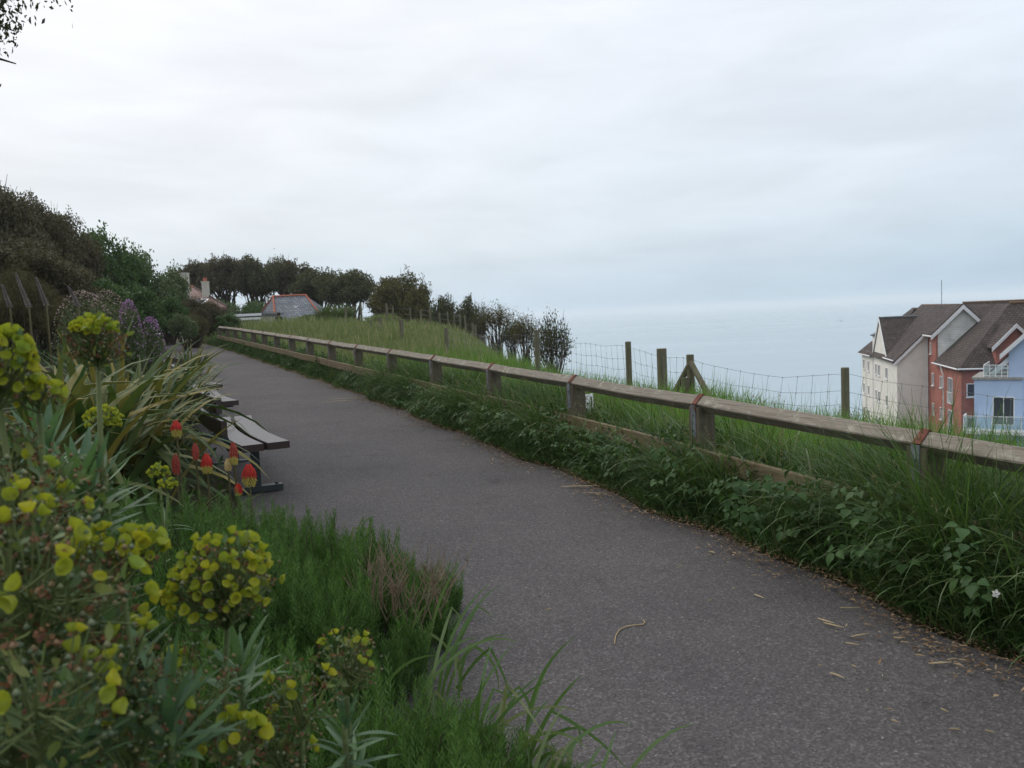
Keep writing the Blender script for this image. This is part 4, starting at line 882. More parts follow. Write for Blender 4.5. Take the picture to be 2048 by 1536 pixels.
for lab, px, d, n, ty, bias in [
    ('broad strap-leaved clump beside the grey flower spires', 40, 4.6, 60, 600, None), ('tall upright strap-leaved clump with yellowed leaves behind the spurge', 120, 5.0, 70, 590, None),
    ('strap-leaved clump just left of the purple wallflowers', 205, 5.6, 75, 600, None), ('strap-leaved clump spilling towards the nearest bench', 232, 6.4, 80, 625, None),
    ('strap-leaved clump arching over the end of the nearest bench', 262, 7.6, 80, 640, None), ('strap-leaved clump between the first two benches', 298, 9.2, 80, 652, -.4),
    ('strap-leaved clump overhanging the second bench', 330, 11.6, 75, 650, -.3), ('furthest strap-leaved clump by the third bench', 352, 14.0, 70, 655, -.2), ('low strap-leaved clump under the yellow spurge', 205, 5.3, 44, 735, None), ('strap-leaved clump at the far end of the path', 372, 20, 60, 652, 0)]:
    strap_clump(lab, px, d, n, ty, bias=bias, spreadr=.26)

# ------------------------------------------------------------------ rosemary mounds
def rosemary(label, mounds, nshoot, twigs=None):
    c0 = mounds[0]; r = thing('rosemary_bush', label, 'shrub', (c0[0], c0[1], gz(c0[0], c0[1])), 'rosemary bushes edging the path')
    pos, dr, LL = [], [], []; lumps = []
    for x, y, top, rad in mounds:
        lumps.append((x, y, top, rad*.55))
        for k in range(10):
            a = k*.63+U(-.25, .25); q = rad*U(.35, 1.0); lumps.append((x+q*math.cos(a), y+q*math.sin(a), gz(x, y)+(top-gz(x, y))*U(.45, 1.1)*(1.1-.45*q/rad), rad*U(.26, .42)))
    tot = sum(m[3]**1.6 for m in lumps)
    for x, y, top, rad in lumps:
        g = gz(x, y); n = int(nshoot*rad**1.6/tot); d = rng.normal(size=(n, 3)); d[:, 2] = np.abs(d[:, 2])*1.1+.1; d /= np.linalg.norm(d, axis=1, keepdims=True)
        hz = max(.15, top-g); sh = U(.75, 1.12, n)
        tip = np.stack([x+d[:, 0]*rad*sh, y+d[:, 1]*rad*sh, g+.03+hz*(.35+.65*d[:, 2])*sh], -1)
        root = np.stack([x+d[:, 0]*rad*.25, y+d[:, 1]*rad*.25, g+hz*.1+0*sh], -1)
        o = tip-root; ln = np.linalg.norm(o, axis=1); o = o/ln[:, None]+rng.normal(0, .12, (n, 3))+[0, 0, .25]; o /= np.linalg.norm(o, axis=1, keepdims=True)
        L = np.minimum(U(.14, .26, n), ln*.9); pos.append(tip-o*L[:, None]); dr.append(o); LL.append(L)
    pos = np.concatenate(pos); dr = np.concatenate(dr); L = np.concatenate(LL); n = len(pos); K = 46
    u = np.linspace(.0, 1, K)
    cen = pos[:, None]+dr[:, None]*(L[:, None]*u[None])[..., None]
    e1 = np.cross(dr, [0.3, .2, 1.]); e1 /= np.linalg.norm(e1, axis=1, keepdims=True); e2 = np.cross(dr, e1)
    ph = np.arange(K)*2.4+U(0, 6, n)[:, None]
    rad_ = (e1[:, None]*np.cos(ph)[..., None]+e2[:, None]*np.sin(ph)[..., None])
    nd = rad_*.62+dr[:, None]*(.55+.6*u[None, :, None]); nd /= np.linalg.norm(nd, axis=-1, keepdims=True)
    V, Q, T = cards(cen.reshape(-1, 3), (.034*(1.1-.35*u[None])*U(.8, 1.2, (n, 1))).ravel(), nd.reshape(-1, 3), .14)
    arr_obj('foliage', V, Q, T, 'rosemary', r, kind='stuff')
    st = MB()
    for k in range(0, n, 3):
        q = pos[k]+dr[k]*L[k]*.8; m = mounds[rng.integers(len(mounds))]; b = np.array([pos[k][0]*.6+m[0]*.4, pos[k][1]*.6+m[1]*.4, gz(m[0], m[1])]); st.tube([b, b*.4+pos[k]*.6+rng.normal(0, .02, 3), q], [.004, .003, .0015], 3, False)
    arr = st.build('stems', 'bark', r)
    if twigs is not None:
        tw = MB()
        for k in range(60):
            b = np.array(twigs)+np.array([U(-.2, .2), U(-.14, .1), U(-.12, .02)]); e = b+np.array([U(-.10, .16), U(-.16, .02), U(.16, .36)])
            m = (b+e)/2+rng.normal(0, .02, 3); tw.tube([b, m, e], [.0032, .0025, .0012], 3, False)
            for _ in range(2): tw.tube([m, m+np.array([U(-.06, .06), U(-.06, .03), U(.04, .1)])], [.0018, .001], 3, False)
        tw.build('dead_twigs', 'twig', r)
def mound(px, py, d, rad): q = P(px, py, d); return (q[0], q[1], q[2], rad)
rosemary('rosemary mound swelling over the path edge with a patch of bare brown twigs', [mound(745, 1075, 4.2, .42), mound(640, 1045, 4.6, .4), mound(640, 1170, 3.5, .4)], 1900, P(810, 1200, 3.86))
rosemary('low rosemary spreading below the red hot pokers', [mound(560, 1022, 5.2, .42), mound(430, 1010, 4.4, .5), mound(330, 985, 4.2, .5), mound(250, 1010, 3.4, .45), mound(470, 1060, 3.6, .45)], 2300)
rosemary('rosemary tumbling on to the tarmac among long grass blades', [mound(850, 1395, 2.75, .38), mound(720, 1410, 2.4, .34), mound(985, 1475, 2.65, .26), mound(560, 1320, 2.5, .36), mound(420, 1250, 2.4, .34), mound(900, 1480, 2.2, .24)], 2000)

# ------------------------------------------------------------------ long grass blades by the path edge, each blade its own piece
def tuft(label, base, blades_, wid=.0135):
    r = thing('grass_tuft', label, 'grass', base, 'long grass tufts at the path edge')
    for pts in blades_:
        pts = np.array(pts); n = len(pts); V = []; 
        for i in range(n):
            d = pts[min(i+1, n-1)]-pts[max(0, i-1)]; sd = np.cross(d, pts[i]-CAM*[1, 1, 1]+np.array([.2, 0, .5])); sd = sd/(np.linalg.norm(sd)+1e-9); u = i/(n-1)
            w = wid*(.75+.5*u)*(1-u**3)+.0006; V += [pts[i]-sd*w/2, pts[i]+sd*w/2]
        arr_obj('blade', V, [(2*i, 2*i+1, 2*i+3, 2*i+2) for i in range(n-1)], None, 'grass_hero', r, True)
def arcblade(b, az, L, tilt, bend, kink=None, K=9):
    p = np.array(b, float); pts = [p.copy()]
    for k in range(K):
        th = tilt+bend*(k/K)**1.5+(1.5 if kink is not None and k >= kink else 0)
        p = p+np.array([math.sin(th)*math.cos(az), math.sin(th)*math.sin(az), math.cos(th)])*L/K; pts.append(p.copy())
    return pts
def tufts():
    for lab, px, d, n, Ls, spr in (('long grass blades arching out over the tarmac from the rosemary', 940, 2.75, 30, (.3, .58), .16), ('long bent grass blades rising through the middle of the rosemary', 720, 3.0, 11, (.4, .7), .25), ('grass tuft lying across the tarmac at the bed corner', 1085, 2.5, 40, (.2, .42), .15), ('weedy sprig of grass standing alone where the rosemary meets the tarmac', 688, 5.6, 7, (.2, .38), .08), ('sparse upright grass blades before the bare twigs', 850, 3.4, 10, (.35, .6), .2)):
        g = at(px, d); bl = []
        for _ in range(n):
            b = g+np.array([U(-spr, spr), U(-spr, spr), U(-.02, .1)])
            bl.append(arcblade(b, U(-1.9, 1.2), U(*Ls), U(.05, .7), U(.3, 1.9), rng.integers(4, 8) if rng.random() < .35 else None))
        tuft(lab, g, bl)
tufts()

# ------------------------------------------------------------------ spurges (euphorbia)
def bract_mesh(i):
    g = np.random.default_rng(40+i); V = [(0, 0, 0)]; n = 9; cup = g.uniform(.55, 1.15)
    for r_, zf in ((.55, .25), (1, 1)):
        for k in range(n):
            a = 2*math.pi*k/n; rr = .5*r_*(1+.10*math.cos(2*a)+.16*max(0, math.cos(a))**6*(r_)); V.append((rr*math.cos(a), rr*math.sin(a), cup*.5*zf*r_**2*(1+.25*g.normal()*.4)))
    T = [(0, 1+k, 1+(k+1) % n) for k in range(n)]; Q = [(1+k, 1+n+k, 1+n+(k+1) % n, 1+(k+1) % n) for k in range(n)]
    return mesh_arr('bract', V, Q, T, 'bract', True)
BRACT = [bract_mesh(i) for i in range(5)]
def pod_arrays(pos, rad):
    """little lobed capsules: octahedra with a waist, one island each"""
    n = len(pos); base = np.array([(1, 0, 0), (.5, .87, 0), (-.5, .87, 0), (-1, 0, 0), (-.5, -.87, 0), (.5, -.87, 0), (0, 0, .95), (0, 0, -.95)])*1.0
    base[1::2][:3] *= .85
    V = pos[:, None]+base[None]*np.broadcast_to(rad, (n,))[:, None, None]
    f = [(k, (k+1) % 6, 6) for k in range(6)]+[((k+1) % 6, k, 7) for k in range(6)]
    T = (np.arange(n)*8)[:, None, None]+np.array(f)[None]
    return V.reshape(-1, 3), None, T.reshape(-1, 3)
def euleaf_mesh(i):
    g = np.random.default_rng(70+i); K = 7; V = []; p = np.zeros(3); tilt, bd = g.uniform(.9, 1.3), g.uniform(-.3, 1.0)
    for k in range(K+1):
        u = k/K; th = tilt+bd*u; ww = .13*(.35+2.4*u*(1-u)+.25*u)*(1-u**5); nn = np.array([-math.cos(th), 0, math.sin(th)])
        if k == K: V.append(p.copy())
        else: V += [p-np.array([0, ww/2, 0])+nn*ww*.12, p.copy(), p+np.array([0, ww/2, 0])+nn*ww*.12]
        p = p+np.array([math.sin(th), 0, math.cos(th)])/K
    Q = [(3*k+j, 3*k+j+1, 3*k+j+4, 3*k+j+3) for k in range(K-1) for j in (0, 1)]; e = 3*K
    return mesh_arr('leaf', V, Q, [(3*K-3, 3*K-2, e), (3*K-2, 3*K-1, e)], 'euleaf', True)
EULEAF = [euleaf_mesh(i) for i in range(6)]
def ovals(pos, size, a, aspect=.45):
    """smooth little leaves with a midrib fold: 8 verts each"""
    n = len(pos); b = np.cross(a, randdir(n)); b /= np.linalg.norm(b, axis=1, keepdims=True)+1e-9; nn = np.cross(a, b); size = np.broadcast_to(size, (n,))[:, None]
    pr = [(0, 0, 0), (.25, .8, .10), (.55, 1, .12), (.85, .55, .08), (1, 0, -.06), (.85, -.55, .08), (.55, -1, .12), (.25, -.8, .10)]
    V = np.stack([pos+a*size*u+b*size*w*aspect*.5+nn*size*h for u, w, h in pr], 1); k = (np.arange(n)*8)[:, None]
    return V.reshape(-1, 3), np.concatenate([k+[[1, 2, 6, 7]], k+[[2, 3, 5, 6]]]), np.concatenate([k+[[0, 1, 7]], k+[[3, 4, 5]]])
def align(p, d, s, spin=0):
    q = Vector(d).to_track_quat('Z', 'Y'); return Matrix.Translation(Vector(p)) @ q.to_matrix().to_4x4() @ Matrix.Rotation(spin, 4, 'Z') @ Matrix.Diagonal((*(s if hasattr(s, '__len__') else (s, s, s)), 1))
def stem_pts(b, c): b, c = np.array(b), np.array(c); return [b, b*.66+c*.34+np.array([U(-.03, .03), U(-.03, .03), 0]), b*.3+c*.7, c]
def spurge(label, px, py, d, rad, nb, npod, ndry, bs=.026, base=None, leaves=(), top_only=.0, squash=(1, 1, .8), nleaf=0, group='spurges flowering at the front of the bed', raydir=None):
    """one flowering stem: head centre given by photo pixel and distance; bracts face outwards"""
    c = P(px, py, d); 
    if base is None: base = (c[0]-U(-.05, .12), c[1]+U(-.05, .15))
    g = np.array([base[0], base[1], gz(*base)]); r = thing('spurge_plant', label, 'plant', g, group)
    hub = c-np.array([0, 0, rad*.9]) if raydir is None else c+np.array(raydir)*rad
    MB().tube(stem_pts(g-[0, 0, .05], hub), [.0065, .006, .0055, .005], 7).build('stem', 'eustem', r, True)
    rays = MB(); sq = np.array(squash)
    def shell(n, zmin):
        o = []
        while len(o) < n:
            v = rng.normal(size=3); v /= np.linalg.norm(v)
            if v[2] > zmin: o.append(v)
        return np.array(o).reshape(-1, 3)
    B = shell(nb, top_only)
    ends = c+B*rad*sq*U(.8, 1.08, (nb, 1)) if nb else np.zeros((0, 3))
    podp = c+shell(npod, -.75)*rad*sq*U(.55, 1.08, (npod, 1)); dryp = c+shell(ndry, -.6)*rad*sq*U(.5, 1.05, (ndry, 1))
    for e in np.concatenate([ends, podp[::2], dryp[::3]]):
        m = (hub+e)/2+rng.normal(0, rad*.06, 3)+(e-c)*.1; st = hub+(c-hub)*U(0, 1.0)*.9; m = st+(e-st)*.55+rng.normal(0, rad*.10, 3)-[0, 0, .1*rad]; rays.tube([st, m, e], [.002, .0016, .0011], 3, False)
    fh = rays.build('flower_head', 'eustem', r)
    for v, e in zip(B, ends):
        dd = v+rng.normal(0, .35, 3)+np.array([0, -.15, .25]); s = bs*U(.75, 1.2)
        dd = dd/np.linalg.norm(dd); pp = np.cross(dd, rng.normal(size=3)); pp /= np.linalg.norm(pp)
        for sg in ((-1, 1) if rng.random() < .7 else (1,)):
            inst('bract', BRACT[rng.integers(5)], fh, align(e+pp*sg*s*.27, dd+pp*sg*.5, (s*.76, s*U(.68, .9), s*.9), U(0, 6.28)))
    nl = int(nb*.35+npod*.35+10); lp_ = c+randdir(nl)*rad*sq*(rng.random((nl, 1))**.5)*1.0; arr_obj('leaflets', *ovals(lp_, .026*U(.6, 1.3, nl), randdir(nl, .8), .42), 'euleaflet', fh, False, 'stuff')
    if npod: arr_obj('seed_pods', *pod_arrays(podp, .0050*bs/.026*U(.75, 1.3, npod)), 'pod', fh, True, 'stuff')
    if ndry:
        dp = np.repeat(dryp, 5, 0)+rng.normal(0, .0035*bs/.026, (ndry*5, 3)); arr_obj('dry_florets', *cards(dp, .0085*bs/.026*U(.6, 1.3, ndry*5), None, .8), 'drybit', fh, False, 'stuff')
    for (lx, ly, n, ll) in leaves: rosette(r, P(lx, ly, d), n, ll)
    for k in range(nleaf):
        u = U(.25, .9); q = Vector(g*(1-u)+hub*u); inst('leaf', EULEAF[rng.integers(6)], r, Matrix.Translation(q) @ Matrix.Rotation(U(0, 6.28), 4, 'Z') @ Matrix.Rotation(U(-.3, .5), 4, 'Y') @ Matrix.Scale(U(.08, .13), 4))
    return r
def rosette(r, c, n, ll):
    for k in range(n):
        a = k*2.4; u = k/n
        inst('leaf', EULEAF[rng.integers(6)], r, Matrix.Translation(Vector(c)-Vector((0, 0, .09*(u)))) @ Matrix.Rotation(a, 4, 'Z') @ Matrix.Rotation(-.75+1.15*u+rng.normal(0, .12), 4, 'Y') @ Matrix.Scale(ll*U(.75, 1.1), 4))
spurge('bushy yellow-green spurge head crowding the left edge at eye level', -8, 740, 1.45, .076, 62, 16, 16, .025, top_only=-.5, squash=(.85, .85, 1), nleaf=18)
spurge('yellow-green spurge with a side cluster of round bracts below eye level', 76, 792, 1.5, .036, 13, 8, 8, .024, top_only=-.2, nleaf=6)
spurge('tall single spurge stem with yellow top, brown dried florets and blue-green leaf whorl', 192, 690, 1.75, .062, 34, 60, 110, .019, leaves=[(165, 990, 46, .17)], top_only=.55, squash=(1, 1, .85))
spurge('dense golden spurge dome behind the tall single stem', 206, 845, 3.2, .062, 80, 0, 20, .019, top_only=-.2, squash=(1, 1, .95), nleaf=10)
spurge('small golden spurge beside the red hot pokers', 318, 945, 3.7, .042, 26, 0, 4, .019, top_only=-.3, nleaf=8)
spurge('golden spurge tuft below the small golden one', 335, 972, 3.6, .036, 18, 0, 4, .019, top_only=-.3, nleaf=8)
spurge('spurge head of large cupped yellow bracts above the leafy rosette', 240, 1110, 1.35, .058, 24, 26, 26, .026, top_only=.05, squash=(1.15, 1, .75), nleaf=10)
spurge('domed spurge head thick with yellow bracts, green pods and brown florets', 448, 1170, 1.55, .095, 74, 130, 70, .022, top_only=-.25, squash=(1.05, 1, 1), nleaf=14)
spurge('leaning spurge mostly gone to grey pods at the left edge', 60, 1180, 1.15, .115, 16, 130, 60, .026, top_only=-.3, squash=(1.3, 1, 1), nleaf=22)
spurge('spurge with pale pods and few yellow bracts below the eye-level head', 45, 1010, 1.3, .08, 10, 80, 30, .026, top_only=-.4, squash=(1.1, 1, .9), nleaf=14)
spurge('spurge with grey pods and drooping leaves in the bottom corner', 70, 1400, 1.0, .09, 7, 70, 30, .026, top_only=-.4, squash=(1.2, 1, 1), nleaf=26)
spurge('small two-tone spurge sprig beside the long grass', 690, 1330, 1.7, .075, 9, 70, 46, .018, top_only=.2, squash=(1, 1, .9), nleaf=18)
spurge('low spurge sprig with paired yellow bracts at the foot of the bed', 470, 1490, 1.35, .05, 9, 16, 6, .026, top_only=.2, nleaf=10)
spurge('thin spurge sprig with one yellow bract between dome and rosette', 600, 1400, 1.55, .07, 4, 50, 24, .02, top_only=.2, squash=(1, 1, 1.1), nleaf=16)
for k in range(14):
    px_, py_ = [(20, 900), (110, 1000), (30, 1090), (150, 1180), (110, 1290), (10, 1240), (200, 1240), (250, 1350), (20, 1470), (130, 1500), (260, 1480), (380, 1400), (560, 1500), (180, 1400)][k]
    spurge('spurge stem run to grey pods and brown florets in the crowded front clump', px_, py_, U(1.15, 1.6), U(.06, .085), int(rng.integers(1, 5)), 60, 30, .022, top_only=-.3, squash=(1.1, 1, 1.1), nleaf=16, group='spurge stems gone to seed')
def rosettes():
    for lab, px, py, d, n, ll in (('blue-green spurge shoot fanning narrow leaves at the bed front', 335, 1425, 1.25, 26, .155), ('leafy spurge shoot in shade below the yellow-green head', 90, 900, 1.9, 30, .15), ('leafy spurge shoot beneath the grey pods', 230, 1290, 1.5, 24, .13), ('broad-leaved spurge shoot at the lower left', 150, 1480, 1.15, 26, .13), ('leafy spurge shoot below the dome', 480, 1330, 1.7, 22, .12), ('leafy spurge shoot by the two-tone sprig', 690, 1450, 1.7, 22, .10), ('leafy spurge shoot beside the left edge pods', 20, 1300, 1.2, 28, .14)):
        c = P(px, py, d); g = np.array([c[0]-.03, c[1]+.05, gz(c[0], c[1])]); r = thing('spurge_shoot', lab, 'plant', g, 'leafy spurge shoots in the bed')
        MB().tube(stem_pts(g-[0, 0, .04], c), [.008, .008, .007, .006], 7).build('stem', 'eustem', r, True); rosette(r, c, n, ll)
rosettes()

# ------------------------------------------------------------------ red hot pokers
def poker(label, px, ptop, pbot, d, wpx, red, yel, split):
    top, bot = P(px, ptop, d), P(px, pbot, d); H = top[2]-bot[2]; R_ = wpx/FPX*d/2; g = np.array([bot[0]-.03, bot[1]+.05, gz(bot[0], bot[1])])
    r = thing('red_hot_poker', label, 'flower', g, 'red hot pokers in front of the bench')
    MB().tube([g, (g+bot)/2+[.01, 0, 0], bot, top], [.007, .006, .006, .003], 6).build('stalk', 'poker_stem', r, True)
    def florets(u0, u1, n, mat, name):
        m = []
        for k in range(n):
            u = u0+(u1-u0)*k/n; a = k*2.4; prof = R_*min(1, .66+1.3*u)*max(.2, 1-max(0, u-.6)**2*4.2)
            b = bot+np.array([0, 0, H*u+.012]); o = np.array([math.cos(a), math.sin(a), 0]); e = b+o*prof*(1+.12*math.sin(k*5.1))+np.array([0, 0, -H*.09-.003])
            mid = b+o*prof*.7+np.array([0, 0, .004]); q = MB().tube([b+o*prof*.1, mid, e], [.0016, .0032, .0026], 4); m.append((np.array(q.v), None, None, q.f))
        mm = MB()
        for v, _, _, f in m: mm.add(v, f)
        mm.build(name, mat, r)
    florets(split, 1, 95, red, 'upper_florets')
    if split > .02: florets(0, split, 60, yel, 'lower_florets')
    n = 9; a = U(0, 6.28, n); arr_obj('leaves', *blades(np.repeat(g[None], n, 0), a, U(.35, .55, n), .014, U(.1, .5, n), U(.8, 1.9, n), 6), 'grass_near', r)
for lab, px, a, b, w, red, yel, sp in [
    ('flat topped scarlet and yellow poker standing highest of the group', 354, 846, 876, 20, 'poker_red', 'poker_yellow', .48), ('slim brick red poker bud left of the fading ones', 392, 891, 921, 13, 'poker_dull', 'poker_dull', 0),
    ('slim brick red poker bud nearest the golden spurge', 353, 913, 950, 15, 'poker_dull', 'poker_dull', 0), ('plump scarlet poker with yellow skirt in the middle of the group', 415, 912, 948, 21, 'poker_red', 'poker_yellow', .38),
    ('tapering red poker with yellow base under the bench end', 469, 889, 930, 16, 'poker_dull', 'poker_yellow', .34), ('faded cream and orange poker beside the tapering red one', 457, 922, 944, 14, 'poker_cream', 'poker_cream', 0),
    ('largest scarlet poker with broad yellow skirt beside the bench leg', 500, 933, 974, 28, 'poker_red', 'poker_yellow', .42), ('small scarlet poker low in the rosemary', 478, 972, 992, 15, 'poker_red', 'poker_yellow', .12)]:
    poker(lab, px, a, b, 4.9, w, red, yel, sp)

# ------------------------------------------------------------------ flower spires, wallflowers
def spires():
    for lab, px, top, bot, d, lean in (('tallest grey lavender flower spire leaning over the bank', 40, 545, 615, 9.0, -.25), ('shorter grey lavender flower spire with straight stem', 75, 555, 612, 9.2, -.08), ('dried brown flower spire behind the strap leaves', 138, 572, 612, 9.5, -.05), ('grey flower spire at the left picture margin', 2, 570, 615, 9.0, .05)):
        b = P(px+18, bot, d); t = P(px, top, d); t = t+np.array([lean*.2, 0, 0]); g = np.array([b[0], b[1], gz(b[0], b[1])]); r = thing('flower_spire', lab, 'flower', g, 'flower spires above the bed')
        MB().tube([g, b, t], [.012, .011, .003], 6).build('stalk', 'poker_stem', r, True)
        n = 1300; u = rng.random(n); a = U(0, 6.28, n); rr = .022*(1-u)**.9+.003; p = b+(t-b)*u[:, None]; pos = p+np.stack([rr*np.cos(a), rr*np.sin(a), 0*a], -1)*rng.random((n, 1))**.4
        arr_obj('florets', *cards(pos, .011, np.stack([np.cos(a), np.sin(a), .6+0*a], -1)/1.2, .8), 'spire', r, kind='stuff')
    for lab, px, py, d, w, mat in (('bushy wallflower covered in purple petals behind the strap leaves', 258, 630, 9.0, .22, 'purple'), ('purple wallflower lowest on the bank near the second bench', 302, 660, 9.5, .26, 'purple'), ('faded pink flowering bush above the purple wallflowers', 165, 608, 10.5, .6, 'pink'), ('faded pink flowering bush beside the dark hollow', 215, 606, 11.5, .5, 'pink')):
        c = P(px, py, d); g = np.array([c[0], c[1], gz(c[0], c[1])]); H = max(.3, c[2]-g[2]); r = thing('flowering_bush', lab, 'shrub', g, 'flowering bushes on the bank')
        n = 2600; dd = randdir(n, .4); pos = g+[0, 0, H*.55]+dd*[w*.6, w*.6, H*.5]*(rng.random((n, 1))**.4)
        arr_obj('foliage', *cards(pos, .055, randdir(n, .6), .22), 'lgreen', r, kind='stuff')
        n = 420; dd = randdir(n, 1.0); pos = g+[0, 0, H*.6]+dd*[w*.62, w*.62, H*.52]
        arr_obj('petals', *cards(pos, .022, None, .9), mat, r, kind='stuff')
        MB().tube([g-[0, 0, .05], g+[0, 0, H*.5]], [.02, .008], 5).build('stem', 'bark', r)
spires()

# ------------------------------------------------------------------ brambles in the verge
def bramble_leaf(i):
    g = np.random.default_rng(90+i); V = []; T = []
    for ang, sc in ((0, 1.), (1.15, .8), (-1.15, .8)):
        k0 = len(V); ca, sa = math.cos(ang), math.sin(ang); K = 5; off = .28 if ang == 0 else .18
        prof = [(0, .0), (.18, .3), (.42, .40), (.7, .27), (1, 0)]
        mid = [(u*.62+off, 0, -.10*u*u) for u, w in prof]
        pts = []
        for u, w in prof: pts.append((u*.62*sc+off, 0, -.16*u*u))
        for sgn in (1, -1):
            for u, w in prof[1:-1]: pts.append((u*.62*sc+off+g.normal(0, .015), sgn*w*.62*sc, .06-.16*u*u+g.normal(0, .012)))
        V += [(x*ca-y*sa, x*sa+y*ca, z) for x, y, z in pts]
        for sgn, o in ((1, 5), (-1, 8)):
            f = [(0, 1, o), (1, 2, o+1), (1, o+1, o), (2, 3, o+2), (2, o+2, o+1), (3, 4, o+2)]
            T += [tuple(k0+q for q in (ff if sgn < 0 else ff[::-1])) for ff in f]
    return mesh_arr('leaf', V, None, T, 'bramble', False)
BRLEAF = [bramble_leaf(i) for i in range(4)]
PETAL = BRACT[0].copy(); PETAL.materials.clear(); PETAL.materials.append(MATS['petal_white'])
def brambles():
    labs = ['bramble with broad leaves at the foot of the near fence bay', 'bramble sprawling over litter beside the rusty strapped post', 'bramble in deep shade under the lowest rail', 'bramble with a white flower at the path edge', 'bramble shoots climbing to the lower rail', 'small bramble by the middle fence post', 'bramble among arching grass under the weathered rail', 'bramble at the foot of the tall tousled grass', 'bramble sprig low on the verge where litter collects']
    for i, (t, n, sz) in enumerate([(-1.6, 44, .10), (.6, 48, .10), (-.5, 48, .10), (-2.6, 40, .10), (1.6, 40, .09), (4.0, 34, .075), (5.4, 34, .075), (7.2, 30, .065), (2.7, 38, .08)]):
        g = ts2w(t, edge_r(t)+.15); r = thing('bramble_plant', labs[i], 'plant', g, 'brambles in the fence verge'); th = float(np.interp(t, TT, TH)); st = MB(); spots = []
        for k in range(5):
            a = th+math.pi+rng.normal(0, .8); pts = np.array(arcblade(g+np.array([U(-.2, .2), U(-.3, .3), 0]), a, U(.45, .8), U(.1, .5), U(1.0, 2.0), None, 7)); pts[:, 2] = np.maximum(pts[:, 2], zpath(t)+.04)
            st.tube(pts, [.004]*4+[.003]*3+[.002], 4, False); spots += list(pts[2:])
        st.build('canes', 'eustem', r)
        for k in range(n):
            q = spots[rng.integers(len(spots))]+rng.normal(0, .06, 3)+np.array([-math.cos(th), -math.sin(th), 0])*.07+[0, 0, .06]; az = th+math.pi+rng.normal(0, .9)
            inst('leaf', BRLEAF[rng.integers(4)], r, Matrix.Translation(Vector(q)) @ Matrix.Rotation(az, 4, 'Z') @ Matrix.Rotation(U(.0, .9), 4, 'Y') @ Matrix.Rotation(rng.normal(0, .3), 4, 'X') @ Matrix.Scale(sz*U(.7, 1.2), 4))
        if 'white' in labs[i]:
            q = P(1990, 1187, float(np.linalg.norm((g-CAM)[:2]))*.93)
            V = [(q+np.array([0, 0, 0]))]; 
            for k in range(5):
                a = k*1.2566
                inst('petal', PETAL, r, align(q+np.array([math.cos(a), 0, math.sin(a)])*.009, (0, -1, .3), .013, a))
brambles()

# ------------------------------------------------------------------ benches
def bench_mesh():
    """curved two-plank seat, low back, iron legs; local: x along the bench, y towards the path"""
    parts = {}
    R_ = 10.5; L = 2.5
    def arc(x, y): a = x/R_; return Vector(((R_+y)*math.sin(a), R_+y-R_*1-(R_+y)*(1-math.cos(a)), 0))
    def plank(y0, y1, z0, z1, x0=-L/2, x1=L/2):
        m = MB(); n = 10; vs = []
        for k in range(n+1):
            x = x0+(x1-x0)*k/n
            for y, z in ((y0+.006, z0), (y1-.006, z0), (y1, z0+.006), (y1, z1-.006), (y1-.006, z1), (y0+.006, z1), (y0, z1-.006), (y0, z0+.006)): q = arc(x, y); vs.append((q.x, -q.y, z))
        fs = [tuple(range(8)), tuple(range(n*8, n*8+8))[::-1]]+[(k*8+j, (k+1)*8+j, (k+1)*8+(j+1) % 8, k*8+(j+1) % 8) for k in range(n) for j in range(8)]
        return m.add(vs, fs)
    parts['seat_plank'] = [plank(-.20, -.015, .40, .46), plank(.015, .20, .40, .46)]
    parts['back_plank'] = [plank(.30, .345, .55, .68), plank(.33, .375, .74, .87)]
    leg = []
    for x in (-.82, .82):
        q = arc(x, 0); m = MB(); X = q.x; Y = -q.y
        m.beam((X, Y-.19, .375), (X, Y+.22, .375), .06, .05).beam((X, Y, .0), (X, Y, .36), .07, .07).beam((X, Y-.22, .012), (X, Y+.22, .012), .09, .05)
        m.beam((X, Y-.20, .37), (X, Y-.36, .88), .05, .03, up=(1, 0, 0)); m.tube([(X, Y+.17, .03), (X, Y+.17, .055)], .014, 6); leg.append(m)
    parts['leg'] = leg
    return parts
def benches():
    pr = bench_mesh(); meshes = {k: [m.mesh(k, 'dark_iron' if k == 'leg' else 'bench') for m in v] for k, v in pr.items()}
    for lab, pxy, L0 in (('dark varnished bench with two curved seat planks beside red hot pokers', (578, 889), None), ('dark bench half hidden under strap leaves just past the nearest one', (477, 806), None), ('third dark bench mostly buried in strap leaves', (445, 772), None), ('distant weathered bench at the far end of the path', (412, 664), None)):
        q = on_path(*pxy, .46) if pxy[1] > 700 else np.array(P(400, 664, 37.0)); t, s = [float(a[0]) for a in w2ts(q[0], q[1])]
        if pxy[1] < 700: s = edge_l(t)+1.0; 
        th = float(np.interp(t, TT, TH)); 
        # the photo point is the near, path-side corner of the seat
        tc_, sc_ = t+1.25, s-.27
        c = ts2w(tc_, sc_, z=zpath(tc_)); th = float(np.interp(tc_, TT, TH))+(0 if pxy[1] > 700 else -1.0)
        r = thing('park_bench', lab, 'bench', c, 'benches along the planted side of the path')
        Mx = Matrix.Translation(c) @ Matrix.Rotation(th+math.pi/2+math.pi, 4, 'Z')
        Mx = Mx @ Matrix.Diagonal((1, 1, 1, 1))
        for k, ms in meshes.items():
            for me in ms: inst(k, me, r, Mx)
benches()

